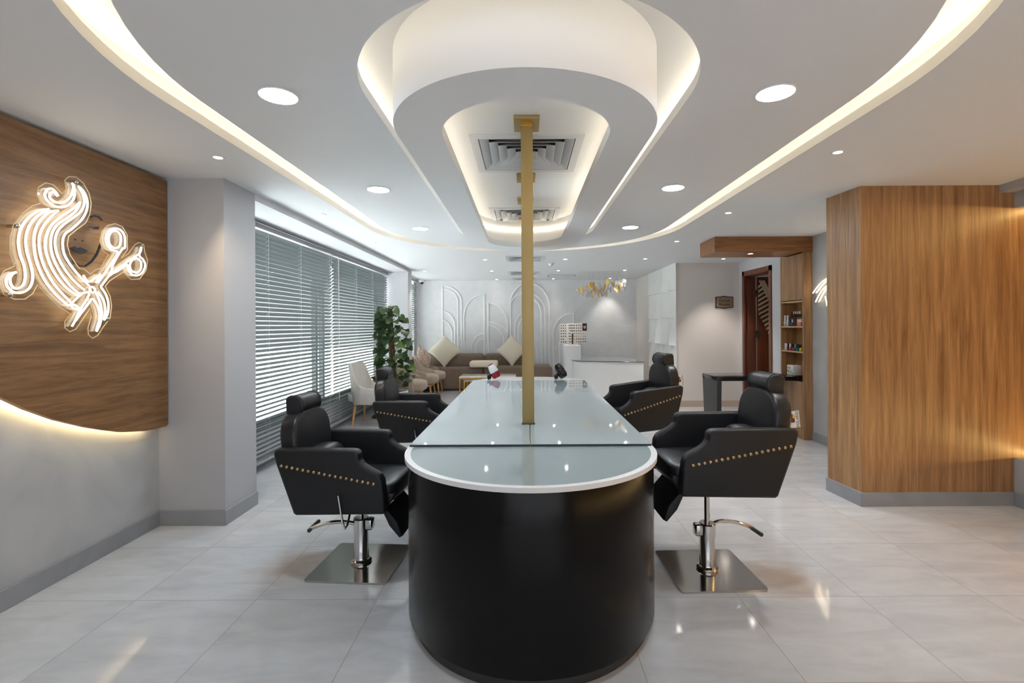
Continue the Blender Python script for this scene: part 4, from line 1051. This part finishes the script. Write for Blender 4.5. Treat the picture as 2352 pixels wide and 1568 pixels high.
# bottles
def polish(y, z, cap, body, label, r=.0115, h=.034, ch=.036, x=3.415):
    t = thing('nail_polish_bottle', label, 'nail polish', (x, y, z), 0, 'nail polish bottles on the shelves')
    MB().lathe([(r*.9, 0), (r, .003), (r, h*.85), (r*.6, h), (0, h)], n=18).obj('bottle', body, t)
    MB().lathe([(r*.62, h*.98), (r*.66, h+.002), (r*.55, h+ch), (0, h+ch)], n=16).obj('cap', cap, t)
W_, K_ = MT['white_pl'], MT['black_pl']
pc = lambda n_, *c: mat('polish_'+n_, srgb(*c), .15)
row2 = [(6.405, mat('pink_cap', srgb(226, 186, 180), .3), pc('sky', 130, 160, 180), 'pale blue polish bottle with a pink cap, first on the lower shelf'),
        (6.382, W_, pc('milk', 205, 205, 205), 'milky polish bottle with a white cap, second on the lower shelf'),
        (6.339, K_, pc('red', 120, 20, 34), 'dark red polish bottle with black cap, third on the lower shelf'),
        (6.288, W_, pc('rose', 200, 60, 96), 'rose polish bottle with white cap on the lower shelf'),
        (6.251, K_, pc('plum', 110, 40, 60), 'plum polish bottle with black cap on the lower shelf'),
        (6.215, K_, pc('cherry', 180, 30, 62), 'cherry polish bottle with black cap on the lower shelf'),
        (6.174, mat('grey_cap', srgb(150, 152, 154), .3), pc('teal', 20, 84, 84), 'teal polish bottle with a grey cap on the lower shelf'),
        (6.134, K_, pc('petrol', 14, 92, 84), 'petrol green polish bottle with black cap, left of the darker green one'),
        (6.09, K_, pc('pine', 10, 64, 60), 'pine green polish bottle with black cap next to the yellow one'),
        (6.052, K_, pc('yellow', 224, 206, 30), 'yellow polish bottle with black cap, last on the lower shelf')]
for by, c_, b_, l_ in row2: polish(by, 1.0655, c_, b_, l_, .016, .042, .045)
for by, l_ in ((6.405, 'clear dropper bottle with tall white cap, left one on the upper shelf'), (6.344, 'milky dropper bottle with tall white cap, right one on the upper shelf')):
    polish(by, 1.3755, W_, pc('serum', 196, 188, 180), l_, .019, .065, .075)
for by, c_, b_, l_ in [(6.279, K_, pc('slate', 60, 70, 86), 'slate polish bottle with black cap beside the clear box'), (6.237, W_, pc('blue', 50, 84, 140), 'blue polish bottle with white cap beside the clear box'),
                       (6.108, W_, pc('coral', 226, 120, 104), 'left coral polish bottle with white cap before the clear box'), (6.077, W_, pc('peach', 232, 140, 116), 'middle coral polish bottle with white cap before the clear box'), (6.047, W_, pc('salmon', 220, 110, 110), 'right coral polish bottle with white cap before the clear box')]:
    polish(by, 1.3755, c_, b_, l_, .014, .05, .035)
t = thing('clear_box', 'clear acrylic box of nail tips on the upper shelf', 'box', (3.50, 6.18, 1.3755))
MB().box(-.028, .028, -.13, .11, 0, .115, .003).obj('box_shell', MT['acrylic'], t)
MB().box(-.022, .022, -.1, .02, .005, .03, .002).obj('tips_tray', mat('amber_tray', srgb(120, 66, 40), .4), t)
MB().box(-.022, .022, -.12, .0, .035, .09, .002).obj('tips_sheet', mat('blush_card', srgb(222, 186, 164), .5), t)
for by, c_, l_ in [(6.402, K_, 'short black-capped polish bottle on top of the clear box'), (6.356, W_, 'first white-capped dark polish bottle on top of the clear box'), (6.31, mat('cream_cap', srgb(226, 214, 204), .3), 'cream-capped dark polish bottle on top of the clear box'),
                   (6.265, W_, 'second white-capped dark polish bottle on top of the clear box'), (6.215, W_, 'third white-capped dark polish bottle on top of the clear box')]:
    polish(by, 1.491, c_, pc('smoke', 60, 50, 54), l_, .0125, .042 if c_ is not K_ else .03, .032, 3.5)
t = thing('tissue_box', 'white printed paper box with green lettering on the nail table', 'box', (3.45, 6.27, .753))
b_ = MB().box(-.05, .05, -.075, .075, 0, .125, .003).obj('carton', MT['card'], t)
text_obj('ony', .05, mat('green_ink', srgb(48, 110, 84), .5), 'box_lettering', b_, M.Translation((-.0505, .025, .095)) @ M.Rotation(R(-90), 4, 'Z') @ M.Rotation(R(90), 4, 'X'), .0003)
for (y, z, r_, c_) in ((.05, .05, .016, (208, 90, 70)), (.035, .04, .012, (216, 120, 90)), (-.005, .03, .022, (150, 196, 186)), (-.03, .045, .016, (170, 206, 196)), (-.055, .02, .010, (60, 60, 60))):
    MB().lathe([(r_, 0), (r_*.8, .0008), (0, .001)], (-.05, y, z), 10, M.Rotation(R(-90), 4, 'Y')).obj('printed_flower', mat('box_print', srgb(*c_), .5), b_)
t = thing('red_pump_bottle', 'small red bottle behind the white printed box', 'bottle', (3.52, 6.19, .753))
MB().lathe([(.022, 0), (.024, .004), (.024, .12), (.012, .14), (0, .14)], n=18).obj('bottle', mat('red_lotion', srgb(170, 80, 70), .3), t)
MB().lathe([(.012, .14), (.012, .165), (0, .165)], n=14).obj('cap', mat('red_cap', srgb(190, 100, 86), .3), t)

# plaque on the beige wall
t = thing('door_plaque', 'bronze plaque reading Facial Room on the beige wall', 'sign', (3.43, 8.3885, 1.783))
def plaque(sx, sz):
    o = []
    base_ = [(-1, -.72), (-.94, -.9), (-.82, -.92), (-.45, -.92), (-.25, -.98), (0, -1.06), (.25, -.98), (.45, -.92), (.82, -.92), (.94, -.9), (1, -.72), (.965, -.4), (.965, .4), (1, .72),
             (.94, .9), (.82, .92), (.45, .92), (.25, .98), (0, 1.06), (-.25, .98), (-.45, .92), (-.82, .92), (-.94, .9), (-1, .72), (-.965, .4), (-.965, -.4)]
    return [(a*sx, b*sz) for a, b in base_]
MB().prism(plaque(.155, .103), -.004, .012, 'y').obj('border', MT['ink'], t, smooth=False)
MB().prism(plaque(.142, .090), -.007, -.003, 'y').obj('plate', MT['bronze'], t, smooth=False)
text_obj('Facial\nRoom', .073, MT['ink'], 'lettering', t, M.Translation((0, -.0085, -.005)) @ M.Rotation(R(90), 4, 'X'), .001, 1.12)
for x in (-.128, .128): MB().lathe([(.005, 0), (.003, .003), (0, .003)], (x, -.007, 0), 10, M.Rotation(R(90), 4, 'X')).obj('screw', MT['chrome'], t)

# ------------------------------------------------------------------ daylight
W = bpy.data.worlds.new('sky'); SC.world = W; W.use_nodes = True
nt = W.node_tree; bg = nt.nodes['Background']
sky = nt.nodes.new('ShaderNodeTexSky'); sky.sky_type = 'HOSEK_WILKIE'; sky.turbidity = 6; sky.sun_direction = V((.3, .2, .9)).normalized(); sky.ground_albedo = .6
mx = nt.nodes.new('ShaderNodeMix'); mx.data_type = 'RGBA'; mx.inputs[0].default_value = .65; mx.inputs[7].default_value = (1, 1, 1, 1)
nt.links.new(sky.outputs[0], mx.inputs[6]); nt.links.new(mx.outputs[2], bg.inputs['Color']); bg.inputs['Strength'].default_value = 1.3
sn = bpy.data.lights.new('sun', 'SUN'); sn.energy = 21; sn.angle = R(3); so = bpy.data.objects.new('sun', sn); COL.objects.link(so)
so.rotation_euler = V((-.35, .15, -.92)).to_track_quat('-Z', 'Y').to_euler()

SC.view_settings.view_transform = 'Standard'; SC.view_settings.look = 'None'
SC.view_settings.gamma = 1; SC.view_settings.use_curve_mapping = False
SC.view_settings.exposure = 0.9
